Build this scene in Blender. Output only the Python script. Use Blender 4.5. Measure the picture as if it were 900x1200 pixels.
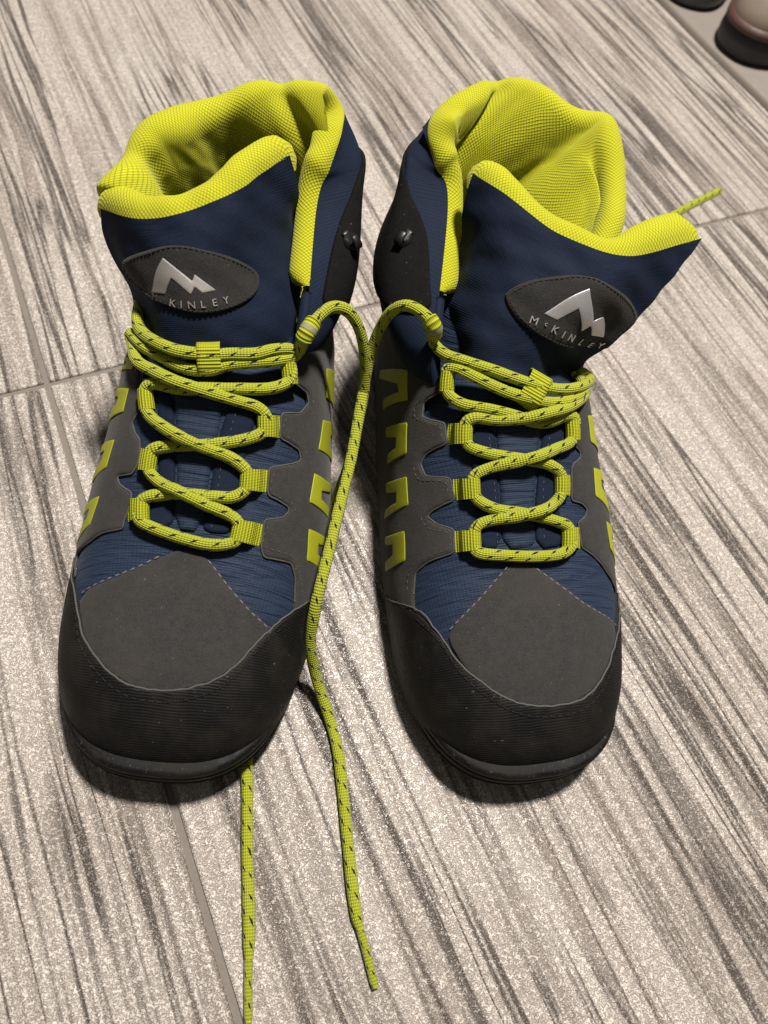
import bpy, math, random
import numpy as np
from mathutils import Vector, Matrix
from mathutils.bvhtree import BVHTree
from mathutils.geometry import delaunay_2d_cdt

for _o in list(bpy.data.objects):
    bpy.data.objects.remove(_o)
SC = bpy.context.scene
COL = SC.collection
R = math.radians
rng = np.random.default_rng(7)

# ------------------------------------------------------------------ camera
CAM_H = 0.36
F_PX = 850.0                                     # focal length for a 900 x 1200 picture
WX = np.array([0.989387, 0.0, 0.145304])         # world axes seen from the lens (right, down, forward)
WY = np.array([-0.068395, -0.882294, 0.465704])
WZ = np.array([0.128201, -0.470700, -0.872930])
cam_data = bpy.data.cameras.new('camera')
cam = bpy.data.objects.new('camera', cam_data)
COL.objects.link(cam)
right = Vector((WX[0], WY[0], WZ[0])); down = Vector((WX[1], WY[1], WZ[1])); fwd = Vector((WX[2], WY[2], WZ[2]))
mw = Matrix.Identity(4)
for i in range(3):
    mw[i][0] = right[i]; mw[i][1] = -down[i]; mw[i][2] = -fwd[i]
mw[2][3] = CAM_H
cam.matrix_world = mw
cam_data.sensor_fit = 'VERTICAL'
cam_data.sensor_height = 24.0
cam_data.sensor_width = 18.0
cam_data.lens = 24.0 * F_PX / 1200.0
cam_data.clip_start = 0.01
cam_data.clip_end = 50.0
cam_data.dof.use_dof = True
cam_data.dof.focus_distance = 0.335
cam_data.dof.aperture_fstop = 6.5
SC.camera = cam

# ------------------------------------------------------------------ light (indoors: one warm ceiling lamp, dim room)
world = bpy.data.worlds.new('World'); SC.world = world
world.use_nodes = True
wb = world.node_tree.nodes['Background']
wb.inputs['Color'].default_value = (1.0, 0.955, 0.91, 1)
wb.inputs['Strength'].default_value = 0.115

def area_light(name, loc, target, size, power, color, size_y=None):
    d = bpy.data.lights.new(name, 'AREA')
    d.shape = 'RECTANGLE' if size_y else 'DISK'
    d.size = size
    if size_y: d.size_y = size_y
    d.energy = power; d.color = color
    o = bpy.data.objects.new(name, d); COL.objects.link(o)
    o.location = loc
    o.rotation_euler = (Vector(target) - Vector(loc)).to_track_quat('-Z', 'Y').to_euler()
    return o
area_light('ceiling_lamp', (0.36, 0.66, 2.0), (0.05, 0.2, 0.0), 0.24, 92.0, (1.0, 0.945, 0.885))
SC.view_settings.view_transform = 'Standard'
SC.view_settings.look = 'None'
SC.view_settings.exposure = 0.0
SC.view_settings.gamma = 1.0
SC.view_settings.use_curve_mapping = False
SC.render.engine = 'CYCLES'
SC.cycles.max_bounces = 5

# ------------------------------------------------------------------ picture <-> place
def ray(px, py):
    d = np.array([px - 450.0, py - 600.0, F_PX])
    return np.array([d @ WX, d @ WY, d @ WZ])
EYE = np.array([0, 0, CAM_H])
def at(px, py, z=0.0):
    """the point of the place at height z that the photograph shows at (px, py)"""
    r = ray(px, py)
    return EYE + r * ((z - CAM_H) / r[2])
def ats(pts):
    return np.array([at(*p) for p in pts])
def tr(ox, oy, s, pts):
    return [(ox + x / s, oy + y / s) for x, y in pts]

# ------------------------------------------------------------------ curves
def catmull(P, n, closed=False):
    P = np.asarray(P, float)
    m = len(P)
    if closed:
        Q = np.vstack([P[-1:], P, P[:2]]); segs = m
    else:
        Q = np.vstack([2 * P[:1] - P[1:2], P, 2 * P[-1:] - P[-2:-1]]); segs = m - 1
    t = np.linspace(0, segs, n, endpoint=not closed)
    i = np.minimum(t.astype(int), segs - 1); f = (t - i)[:, None]
    a, b, c, d = Q[i], Q[i + 1], Q[i + 2], Q[i + 3]
    return 0.5 * ((2 * b) + (c - a) * f + (2 * a - 5 * b + 4 * c - d) * f ** 2 + (3 * b - a - 3 * c + d) * f ** 3)
def hermite(P, n):
    """smooth curve through unevenly spaced points, sampled evenly in chord length"""
    P = np.asarray(P, float)
    t = np.concatenate([[0], np.cumsum(np.linalg.norm(np.diff(P, axis=0), axis=1) + 1e-9)])
    m = np.empty_like(P)
    m[1:-1] = (P[2:] - P[:-2]) / (t[2:] - t[:-2])[:, None]
    m[0] = (P[1] - P[0]) / (t[1] - t[0]); m[-1] = (P[-1] - P[-2]) / (t[-1] - t[-2])
    x = np.linspace(0, t[-1], n); i = np.clip(np.searchsorted(t, x, 'right') - 1, 0, len(P) - 2)
    h = (t[i + 1] - t[i])[:, None]; u = ((x - t[i])[:, None]) / h
    return (2 * u ** 3 - 3 * u ** 2 + 1) * P[i] + (u ** 3 - 2 * u ** 2 + u) * h * m[i] + (-2 * u ** 3 + 3 * u ** 2) * P[i + 1] + (u ** 3 - u ** 2) * h * m[i + 1]
def arclen(P):
    return np.concatenate([[0], np.cumsum(np.linalg.norm(np.diff(P, axis=0), axis=1))])
def resample(P, n=None, step=None):
    s = arclen(P)
    if n is None: n = max(2, int(round(s[-1] / step)) + 1)
    t = np.linspace(0, s[-1], n)
    return np.stack([np.interp(t, s, P[:, k]) for k in range(P.shape[1])], 1)
def spline(P, step=0.0012):
    return resample(catmull(P, max(40, len(P) * 24)), step=step)
def chaikin(P, it=2):
    P = np.asarray(P, float)
    for _ in range(it):
        Q = np.roll(P, -1, 0)
        P = np.stack([0.75 * P + 0.25 * Q, 0.25 * P + 0.75 * Q], 1).reshape(-1, P.shape[1])
    return P
def chaikin_open(P, it=2):
    P = np.asarray(P, float)
    for _ in range(it):
        a, b = P[:-1], P[1:]
        P = np.vstack([P[:1], np.stack([0.75 * a + 0.25 * b, 0.25 * a + 0.75 * b], 1).reshape(-1, P.shape[1]), P[-1:]])
    return P
def vnoise(p, seed=0):
    """cheap smooth noise of 3D points, about -1..1"""
    g = np.random.default_rng(seed)
    out = 0
    for k in range(5):
        d = g.normal(size=3); d /= np.linalg.norm(d)
        out = out + np.sin((p @ d) * (1 + 0.35 * k) + g.uniform(0, 6.28))
    return out / 2.6

# ------------------------------------------------------------------ meshes
ORG = {}
def origin_of(o):
    while o is not None:
        if o.name in ORG: return ORG[o.name]
        o = o.parent
    return np.zeros(3)
def mesh_obj(name, V, F, mat, parent=None, uv=None, smooth=True):
    me = bpy.data.meshes.new(name)
    off = origin_of(parent)
    me.from_pydata((np.asarray(V, float) - off).tolist(), [], [tuple(int(i) for i in f) for f in F])
    if uv is not None:
        uvl = me.uv_layers.new(name='UVMap')
        li = np.empty(len(me.loops), dtype=np.int32); me.loops.foreach_get('vertex_index', li)
        uvl.data.foreach_set('uv', np.asarray(uv, np.float32)[li].ravel())
    if smooth:
        me.polygons.foreach_set('use_smooth', np.ones(len(me.polygons), dtype=bool))
    me.materials.append(mat)
    me.update()
    o = bpy.data.objects.new(name, me)
    COL.objects.link(o)
    if parent is not None: o.parent = parent
    return o
def grid_faces(nu, nv, closed_v=False, flip=False):
    F = []
    for i in range(nu - 1):
        for j in range(nv if closed_v else nv - 1):
            k = (j + 1) % nv
            f = (i * nv + j, (i + 1) * nv + j, (i + 1) * nv + k, i * nv + k)
            F.append(f[::-1] if flip else f)
    return F
def join(parts):
    V = []; F = []; U = []; n = 0
    for v, f, u in parts:
        V.append(v); F += [tuple(i + n for i in q) for q in f]; n += len(v)
        U.append(u if u is not None else np.zeros((len(v), 2)))
    return np.vstack(V), F, np.vstack(U)

class Surf:
    """a curved sheet sampled on a grid: P[i, j] with natural coordinates A[i], B[j]"""
    def __init__(s, P, A, B, outward):
        s.P = P; s.A = np.asarray(A, float); s.B = np.asarray(B, float)
        s.nu, s.nv = P.shape[:2]
        du = np.gradient(P, axis=0); dv = np.gradient(P, axis=1)
        N = np.cross(du, dv); N /= np.linalg.norm(N, axis=2, keepdims=True) + 1e-12
        c = P.reshape(-1, 3).mean(0) if outward is None else np.asarray(outward)
        if np.sum((P - c) * N) < 0: N = -N
        s.N = N
        T = []
        for i in range(s.nu - 1):
            for j in range(s.nv - 1):
                a, b, c2, d = i * s.nv + j, (i + 1) * s.nv + j, (i + 1) * s.nv + j + 1, i * s.nv + j + 1
                T.append((a, b, c2)); T.append((a, c2, d))
        s.T = T
        s.bvh = BVHTree.FromPolygons(P.reshape(-1, 3).tolist(), T)
        s.scale = np.array([np.median(np.linalg.norm(du, axis=2)) / abs(s.A[1] - s.A[0]),
                            np.median(np.linalg.norm(dv, axis=2)) / abs(s.B[1] - s.B[0])])
    def _ij(s, ab):
        ab = np.atleast_2d(ab)
        i = (ab[:, 0] - s.A[0]) / (s.A[-1] - s.A[0]) * (s.nu - 1)
        j = (ab[:, 1] - s.B[0]) / (s.B[-1] - s.B[0]) * (s.nv - 1)
        return np.clip(i, 0, s.nu - 1.001), np.clip(j, 0, s.nv - 1.001)
    def ev(s, ab, h=0.0):
        i, j = s._ij(ab)
        i0 = i.astype(int); j0 = j.astype(int); fi = (i - i0)[:, None]; fj = (j - j0)[:, None]
        def lerp(G):
            return (G[i0, j0] * (1 - fi) + G[i0 + 1, j0] * fi) * (1 - fj) + (G[i0, j0 + 1] * (1 - fi) + G[i0 + 1, j0 + 1] * fi) * fj
        n = lerp(s.N); n /= np.linalg.norm(n, axis=1, keepdims=True)
        h = np.asarray(h); h = h[:, None] if h.ndim else h
        return lerp(s.P) + n * h
    def nrm(s, ab):
        return s.ev(ab, 1.0) - s.ev(ab, 0.0)
    def bary(s, k, p):
        a, b, c = (np.array(s.P.reshape(-1, 3)[q]) for q in s.T[k])
        m = np.stack([b - a, c - a], 1)
        x = np.linalg.lstsq(m, p - a, rcond=None)[0]
        g = []
        for q in s.T[k]:
            i, j = divmod(q, s.nv)
            g.append((s.A[i], s.B[j]))
        g = np.array(g)
        return g[0] * (1 - x[0] - x[1]) + g[1] * x[0] + g[2] * x[1]
    def pick(s, px, py):
        r = ray(px, py); r = r / np.linalg.norm(r)
        loc, n, k, d = s.bvh.ray_cast(Vector(EYE), Vector(r))
        if loc is None:
            # just off the edge: slide to the nearest spot of the sheet along the ray
            best = None
            for t in np.linspace(0.15, 0.6, 120):
                q = s.bvh.find_nearest(Vector(EYE + r * t))
                if best is None or q[3] < best[3]: best = q
            loc, n, k, d = best
        return s.bary(k, np.array(loc))
    def near(s, p):
        loc, n, k, d = s.bvh.find_nearest(Vector(p))
        return s.bary(k, np.array(loc))
    def poly(s, pts):
        out = []
        for p in pts:
            if p[0] == 'g': out.append(np.array(p[1:], float))
            else: out.append(s.pick(*p))
        return np.array(out)

def panel(name, surf, poly, mat, parent, thick=0.0012, edge=0.0012, base=-0.0002, res=0.0022, smooth_it=1, wob=0.0, extra=None, raw=False, uvscale=1.0, sub=0):
    """a sheet cut to an outline (natural coordinates) that lies on a surface with rounded edges"""
    poly = np.asarray(poly, float)
    if sub:
        poly = np.vstack([a_ + (b_ - a_) * np.linspace(0, 1, sub, endpoint=False)[:, None] for a_, b_ in zip(poly, np.roll(poly, -1, 0))])
    if smooth_it: poly = chaikin(poly, smooth_it)
    M = poly * surf.scale
    M = resample(np.vstack([M, M[:1]]), step=res * 0.55)[:-1]
    area = 0.5 * np.sum(M[:, 0] * np.roll(M[:, 1], -1) - np.roll(M[:, 0], -1) * M[:, 1])
    if area < 0: M = M[::-1]
    T = np.roll(M, -1, 0) - np.roll(M, 1, 0); T /= np.linalg.norm(T, axis=1, keepdims=True) + 1e-12
    NI = np.stack([-T[:, 1], T[:, 0]], 1)
    lo, hi = M.min(0), M.max(0)
    gx, gy = np.meshgrid(np.arange(lo[0], hi[0], res), np.arange(lo[1], hi[1], res), indexing='ij')
    gx = gx + (np.arange(gx.shape[1]) % 2)[None, :] * res * 0.5
    cand = [np.stack([gx.ravel(), gy.ravel()], 1)]
    lim = [res * 0.55 if edge < res else max(edge * 1.05, res * 0.55)]
    for k in (0.12, 0.45, 1.0):
        cand.append(M + NI * edge * k); lim.append(edge * k * 0.8)
    pts = []
    A0 = M; B0 = np.roll(M, -1, 0)
    def inside_dist(Q):
        d2 = np.full(len(Q), 1e9); ins = np.zeros(len(Q), bool)
        for a, b in zip(A0, B0):
            ab = b - a
            t = np.clip(((Q - a) @ ab) / (ab @ ab + 1e-18), 0, 1)
            d2 = np.minimum(d2, ((Q - a - t[:, None] * ab) ** 2).sum(1))
            c = (a[1] > Q[:, 1]) != (b[1] > Q[:, 1])
            if c.any():
                xx = (b[0] - a[0]) * (Q[:, 1] - a[1]) / (b[1] - a[1] + 1e-18) + a[0]
                ins ^= c & (Q[:, 0] < xx)
        return np.sqrt(d2), ins
    for Q, l in zip(cand, lim):
        d, ins = inside_dist(Q)
        pts.append(Q[ins & (d > l)])
    nb = len(M)
    allp = np.vstack([M] + pts)
    vs, es, fs, ov, oe, of = delaunay_2d_cdt([Vector(p) for p in allp], [], [list(range(nb))], 1, 1e-7)
    W = np.array([(v.x, v.y) for v in vs])
    AB = W / surf.scale
    d, _ = inside_dist(W)
    b3 = surf.ev(M / surf.scale)
    p3 = surf.ev(AB)
    d3 = np.full(len(W), 1e9)
    for c0 in range(0, len(b3), 64):
        dd = np.linalg.norm(p3[:, None] - b3[None, c0:c0 + 64], axis=2).min(1)
        d3 = np.minimum(d3, dd)
    d3 = np.where(d < 1e-6, 0, d3)
    q = np.clip(d3 / edge, 0, 1)
    h = base + thick * np.sqrt(np.clip(1 - (1 - q) ** 2, 0, 1))
    if wob: h = h + wob * vnoise(p3 * 160, 3) * q
    if extra is not None: h = h + extra(AB, p3, d3)
    V = surf.ev(AB, h)
    F = [tuple(f) for f in fs]
    if F:
        a, b, c = V[F[0][0]], V[F[0][1]], V[F[0][2]]
        Ff = np.array([f[:3] for f in F])
        fn = np.cross(V[Ff[:, 1]] - V[Ff[:, 0]], V[Ff[:, 2]] - V[Ff[:, 0]])
        if np.sum(fn * surf.nrm(AB[Ff[:, 0]])) * (1 if thick >= 0 else -1) < 0: F = [f[::-1] for f in F]
    if raw: return V, F, W * uvscale
    return mesh_obj(name, V, F, mat, parent, uv=W * uvscale)

def tube(path, rad, n=12, cap=True, flat=1.0, up=None):
    """a round cord along a dense path; rad may vary along it; UV = (length, turn)"""
    P = np.asarray(path, float); m = len(P)
    rad = np.broadcast_to(np.asarray(rad, float), (m,))
    T = np.gradient(P, axis=0); T /= np.linalg.norm(T, axis=1, keepdims=True) + 1e-12
    ref = np.array([0, 0, 1.0]) if abs(T[0][2]) < 0.9 else np.array([1.0, 0, 0])
    n0 = np.cross(T[0], ref); n0 /= np.linalg.norm(n0)
    V = []; U = []; s = arclen(P)
    for i in range(m):
        n0 = n0 - (n0 @ T[i]) * T[i]; n0 /= np.linalg.norm(n0)
        b0 = np.cross(T[i], n0)
        for k in range(n + 1):
            a = 2 * math.pi * k / n
            V.append(P[i] + rad[i] * (math.cos(a) * n0 + math.sin(a) * b0)); U.append((s[i], k / n))
    F = grid_faces(m, n + 1, flip=True)
    if cap:
        V.append(P[0]); U.append((0, 0)); V.append(P[-1]); U.append((s[-1], 0))
        c0, c1 = len(V) - 2, len(V) - 1
        for k in range(n):
            F.append((c0, k, k + 1)); F.append((c1, (m - 1) * (n + 1) + k + 1, (m - 1) * (n + 1) + k))
    return np.array(V), F, np.array(U)

# ------------------------------------------------------------------ materials
class NT:
    def __init__(s, name):
        s.m = bpy.data.materials.new(name); s.m.use_nodes = True
        s.t = s.m.node_tree; s.b = s.t.nodes['Principled BSDF']
    def n(s, typ, **kw):
        nd = s.t.nodes.new(typ)
        for k, v in kw.items():
            if hasattr(nd, k) and k not in ('inputs',): setattr(nd, k, v)
        return nd
    def set(s, nd, **kw):
        for k, v in kw.items():
            s.put(v, nd.inputs[k.replace('_', ' ')])
    def put(s, v, sock):
        if hasattr(v, 'is_output') or isinstance(v, bpy.types.NodeSocket): s.t.links.new(v, sock)
        else: sock.default_value = v
    def math(s, op, a, b=None, c=None, clamp=False):
        nd = s.t.nodes.new('ShaderNodeMath'); nd.operation = op; nd.use_clamp = clamp
        s.put(a, nd.inputs[0])
        if b is not None: s.put(b, nd.inputs[1])
        if c is not None: s.put(c, nd.inputs[2])
        return nd.outputs[0]
    def uv(s):
        return s.t.nodes.new('ShaderNodeUVMap').outputs[0]
    def coord(s, which='Object'):
        return s.t.nodes.new('ShaderNodeTexCoord').outputs[which]
    def mapping(s, vec, scale=(1, 1, 1), rot=(0, 0, 0), loc=(0, 0, 0)):
        nd = s.t.nodes.new('ShaderNodeMapping')
        s.put(vec, nd.inputs['Vector']); nd.inputs['Scale'].default_value = scale
        nd.inputs['Rotation'].default_value = rot; s.put(loc, nd.inputs['Location'])
        return nd.outputs[0]
    def noise(s, vec, scale, detail=2.0, rough=0.5, dist=0.0, w=None, out='Fac'):
        nd = s.t.nodes.new('ShaderNodeTexNoise')
        if w is not None: nd.noise_dimensions = '4D'; s.put(w, nd.inputs['W'])
        s.put(vec, nd.inputs['Vector']); s.put(scale, nd.inputs['Scale'])
        nd.inputs['Detail'].default_value = detail; nd.inputs['Roughness'].default_value = rough
        nd.inputs['Distortion'].default_value = dist
        return nd.outputs[out]
    def ramp(s, fac, stops, interp='LINEAR'):
        nd = s.t.nodes.new('ShaderNodeValToRGB'); s.put(fac, nd.inputs[0])
        cr = nd.color_ramp; cr.interpolation = interp
        while len(cr.elements) < len(stops): cr.elements.new(0.5)
        for e, (p, c) in zip(cr.elements, stops):
            e.position = p; e.color = (c, c, c, 1) if not isinstance(c, tuple) else (*c, 1)
        return nd.outputs[0]
    def mix(s, fac, a, b, blend='MIX'):
        nd = s.t.nodes.new('ShaderNodeMix'); nd.data_type = 'RGBA'; nd.blend_type = blend
        s.put(fac, nd.inputs[0])
        for v, k in ((a, 6), (b, 7)):
            if isinstance(v, tuple) and len(v) == 3: v = (*v, 1)
            s.put(v, nd.inputs[k])
        return nd.outputs[2]
    def sep(s, vec):
        nd = s.t.nodes.new('ShaderNodeSeparateXYZ'); s.put(vec, nd.inputs[0]); return nd.outputs
    def bump(s, h, strength=0.5, dist=0.001, normal=None):
        nd = s.t.nodes.new('ShaderNodeBump'); s.put(h, nd.inputs['Height'])
        nd.inputs['Strength'].default_value = strength; nd.inputs['Distance'].default_value = dist
        if normal is not None: s.put(normal, nd.inputs['Normal'])
        return nd.outputs[0]
    def done(s, color, rough, normal=None, metal=0.0, spec=0.5, sheen=0.0, sheen_c=None):
        b = s.b
        s.put((*color, 1) if isinstance(color, tuple) and len(color) == 3 else color, b.inputs['Base Color'])
        s.put(rough, b.inputs['Roughness']); b.inputs['Metallic'].default_value = metal
        b.inputs['Specular IOR Level'].default_value = spec
        if sheen:
            b.inputs['Sheen Weight'].default_value = sheen; b.inputs['Sheen Roughness'].default_value = 0.5
            if sheen_c: b.inputs['Sheen Tint'].default_value = (*sheen_c, 1)
        if normal is not None: s.put(normal, b.inputs['Normal'])
        return s.m

def mat_knit(name, c1, c2, pitch=0.0023):
    k = NT(name); uv = k.uv()
    wob = k.noise(k.coord(), 120, 2, out='Color')
    vm = k.t.nodes.new('ShaderNodeVectorMath'); vm.operation = 'MULTIPLY_ADD'
    k.put(wob, vm.inputs[0]); vm.inputs[1].default_value = (0.0011, 0.0011, 0); k.put(uv, vm.inputs[2])
    o = k.sep(k.mapping(vm.outputs[0], scale=(2 * math.pi / pitch, 2 * math.pi / (pitch * 1.25), 1), rot=(0, 0, R(45))))
    h = k.math('MULTIPLY', k.math('SINE', o[0]), k.math('SINE', o[1]))
    h = k.math('ABSOLUTE', h)
    g = k.noise(k.coord(), 1400, 3)
    big = k.noise(k.coord(), 45, 3)
    col = k.mix(k.ramp(h, [(0.02, 1.0), (0.34, 0.0)]), c1, c2)
    col = k.mix(k.math('MULTIPLY', k.ramp(big, [(0.42, 0.0), (0.72, 1.0)]), 0.40), col, (c1[0] * 0.72, c1[1] * 0.68, c1[2]))
    col = k.mix(k.math('MULTIPLY', g, 0.22), col, (c1[0] * 1.2, c1[1] * 1.15, 0.05))
    hh = k.math('ADD', k.math('MULTIPLY', k.math('MINIMUM', h, 0.6), 1.4), k.math('MULTIPLY', g, 0.5))
    return k.done(col, 0.9, k.bump(hh, 0.5, 0.0006), spec=0.2, sheen=0.15, sheen_c=(1, 1, .6))
def mat_textile(name, c1, c2):
    k = NT(name); uv = k.uv(); oc = k.coord()
    o = k.sep(k.mapping(uv, scale=(2 * math.pi / 0.0011, 2 * math.pi / 0.0016, 1)))
    weave = k.math('ADD', k.math('SINE', o[0]), k.math('MULTIPLY', k.math('SINE', o[1]), 0.5))
    fold = k.noise(k.mapping(uv, scale=(230, 30, 1)), 1.0, 3, 0.55, 0.9)
    fine = k.noise(oc, 1500, 2)
    col = k.mix(k.ramp(fine, [(0.3, 0.0), (0.75, 1.0)]), c1, c2)
    col = k.mix(k.math('MULTIPLY', k.ramp(k.noise(k.mapping(uv, scale=(900, 90, 1)), 1.0, 3), [(0.4, 0.0), (0.75, 1.0)]), 0.55), col, (c2[0] * 1.5, c2[1] * 1.45, c2[2] * 1.3))
    n1 = k.bump(weave, 0.22, 0.0004)
    n2 = k.bump(fold, 0.7, 0.0026, n1)
    return k.done(col, 0.72, n2, spec=0.25, sheen=0.05, sheen_c=(.5, .65, 1))
def mat_softshell(name, c1, c2):
    k = NT(name); uv = k.uv(); oc = k.coord()
    o = k.sep(k.mapping(uv, scale=(2 * math.pi / 0.0009, 2 * math.pi / 0.0012, 1)))
    weave = k.math('ADD', k.math('SINE', o[0]), k.math('MULTIPLY', k.math('SINE', o[1]), 0.6))
    fold = k.noise(k.mapping(uv, scale=(70, 40, 1)), 1.0, 3, 0.5, 0.4)
    fine = k.noise(oc, 1800, 2); lint = k.ramp(k.noise(oc, 900, 2), [(0.74, 0.0), (0.78, 1.0)])
    col = k.mix(k.ramp(fine, [(0.3, 0.0), (0.75, 1.0)]), c1, c2)
    col = k.mix(k.math('MULTIPLY', lint, 0.10), col, (0.2, 0.22, 0.26))
    return k.done(col, 0.78, k.bump(fold, 0.35, 0.003, k.bump(weave, 0.15, 0.0003)), spec=0.15, sheen=0.03, sheen_c=(.5, .65, 1))
def mat_suede(name, c, c2, sheen=0.08, spec=0.2):
    k = NT(name); oc = k.coord()
    f1 = k.noise(oc, 1300, 4, 0.65); f2 = k.noise(oc, 220, 4, 0.6); f3 = k.noise(oc, 45, 3)
    col = k.mix(k.ramp(f1, [(0.3, 0.0), (0.72, 1.0)]), c, c2)
    col = k.mix(k.math('MULTIPLY', k.ramp(f2, [(0.42, 0.0), (0.7, 1.0)]), 0.35), col, (c2[0] * 1.25, c2[1] * 1.2, c2[2] * 1.12))
    col = k.mix(k.math('MULTIPLY', k.ramp(f3, [(0.42, 0.0), (0.72, 1.0)]), 0.5), col, (c2[0] * 1.1, c2[1] * 0.98, c2[2] * 0.85))
    dust = k.ramp(k.noise(oc, 700, 2, 0.5), [(0.72, 0.0), (0.76, 1.0)])
    col = k.mix(k.math('MULTIPLY', dust, 0.35), col, (0.2, 0.18, 0.15))
    h = k.math('ADD', f1, k.math('MULTIPLY', f2, 0.9))
    return k.done(col, 0.9, k.bump(h, 0.45, 0.0006), spec=spec, sheen=sheen, sheen_c=(1, .95, .9))
def mat_rand(name):
    k = NT(name); uv = k.uv(); oc = k.coord()
    o = k.sep(k.mapping(uv, scale=(2 * math.pi / 0.00125, 2 * math.pi / 0.0016, 1)))
    warp = k.math('MULTIPLY', k.noise(oc, 160, 3), 7.0)
    rib = k.math('SINE', k.math('ADD', o[0], warp))
    zig = k.math('MULTIPLY', k.noise(oc, 800, 3), 1.6)
    h = k.math('ADD', rib, zig)
    f = k.noise(oc, 55, 5, 0.65)
    col = k.mix(k.ramp(h, [(0.25, 0.0), (0.95, 1.0)]), (0.0030, 0.0029, 0.0028), (0.0080, 0.0075, 0.0070))
    col = k.mix(k.math('MULTIPLY', k.ramp(f, [(0.45, 0.0), (0.75, 1.0)]), 0.5), col, (0.024, 0.0195, 0.0155))
    spk = k.ramp(k.noise(oc, 420, 2), [(0.73, 0.0), (0.77, 1.0)])
    col = k.mix(k.math('MULTIPLY', spk, 0.35), col, (0.16, 0.15, 0.13))
    rough = k.ramp(f, [(0.3, 0.5), (0.7, 0.75)])
    return k.done(col, rough, k.bump(h, 0.20, 0.0004), spec=0.16)
def mat_rubber(name, c=(0.0032, 0.0031, 0.003), c2=(0.016, 0.014, 0.012)):
    k = NT(name); oc = k.coord()
    f = k.noise(k.mapping(oc, scale=(1, 1, 2.2)), 60, 6, 0.7); g = k.noise(oc, 700, 3)
    col = k.mix(k.ramp(f, [(0.48, 0.0), (0.68, 1.0)]), c, c2)
    col = k.mix(k.math('MULTIPLY', k.ramp(g, [(0.62, 0.0), (0.75, 1.0)]), 0.4), col, (0.13, 0.115, 0.1))
    return k.done(col, k.ramp(f, [(0.3, 0.5), (0.7, 0.8)]), k.bump(k.math('ADD', f, k.math('MULTIPLY', g, 0.3)), 0.3, 0.0008), spec=0.18)
def mat_lace(name, c1=(0.40, 0.43, 0.011), c2=(0.21, 0.235, 0.006)):
    k = NT(name); o = k.sep(k.uv())
    x = o[0]; y = o[1]
    w = 2 * math.pi
    a = k.math('SINE', k.math('ADD', k.math('MULTIPLY', x, w / 0.0026), k.math('MULTIPLY', y, w * 9)))
    b = k.math('SINE', k.math('SUBTRACT', k.math('MULTIPLY', x, w / 0.0026), k.math('MULTIPLY', y, w * 9)))
    braid = k.math('MULTIPLY', a, b)
    # dark tracer threads: dashes set out on a helix
    jit = k.math('MULTIPLY', k.noise(k.coord(), 75, 2), 0.55)
    ph = k.math('FRACT', k.math('ADD', jit, k.math('ADD', k.math('DIVIDE', x, 0.0088), k.math('MULTIPLY', y, 2.0))))
    band = k.math('LESS_THAN', k.math('ABSOLUTE', k.math('SUBTRACT', ph, 0.5)), 0.095)
    ds = k.math('FRACT', k.math('ADD', k.math('MULTIPLY', y, 7.0), k.math('DIVIDE', x, 0.009)))
    dash = k.math('MULTIPLY', band, k.math('LESS_THAN', ds, 0.46))
    fz = k.noise(k.coord(), 2200, 2)
    col = k.mix(k.ramp(braid, [(0.0, 0.0), (0.6, 1.0)]), c2, c1)
    col = k.mix(k.math('MULTIPLY', fz, 0.3), col, (c1[0] * 1.15, c1[1] * 1.1, 0.06))
    col = k.mix(dash, col, (0.006, 0.006, 0.010))
    return k.done(col, 0.7, k.bump(k.math('ADD', braid, k.math('MULTIPLY', fz, 0.5)), 0.6, 0.0006), spec=0.25, sheen=0.1)
def mat_webbing(name, c1=(0.42, 0.44, 0.012), c2=(0.22, 0.235, 0.005)):
    k = NT(name); o = k.sep(k.uv())
    rib = k.math('SINE', k.math('MULTIPLY', o[1], 2 * math.pi / 0.00145))
    fi = k.math('SINE', k.math('MULTIPLY', o[0], 2 * math.pi / 0.0007))
    h = k.math('ADD', rib, k.math('MULTIPLY', fi, 0.35))
    col = k.mix(k.ramp(rib, [(0.0, 0.0), (0.7, 1.0)]), c2, c1)
    return k.done(col, 0.75, k.bump(h, 0.6, 0.0005), spec=0.3)
def mat_plain(name, c, rough=0.5, metal=0.0, nscale=400, amt=0.25, bstr=0.15, spec=0.5):
    k = NT(name); oc = k.coord()
    f = k.noise(oc, nscale, 4, 0.6)
    col = k.mix(k.math('MULTIPLY', f, amt * 2), c, tuple(x * 0.45 for x in c))
    return k.done(col, k.ramp(f, [(0.2, max(0.02, rough - 0.12)), (0.8, min(1, rough + 0.12))]), k.bump(f, bstr, 0.0005), metal, spec)

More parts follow.
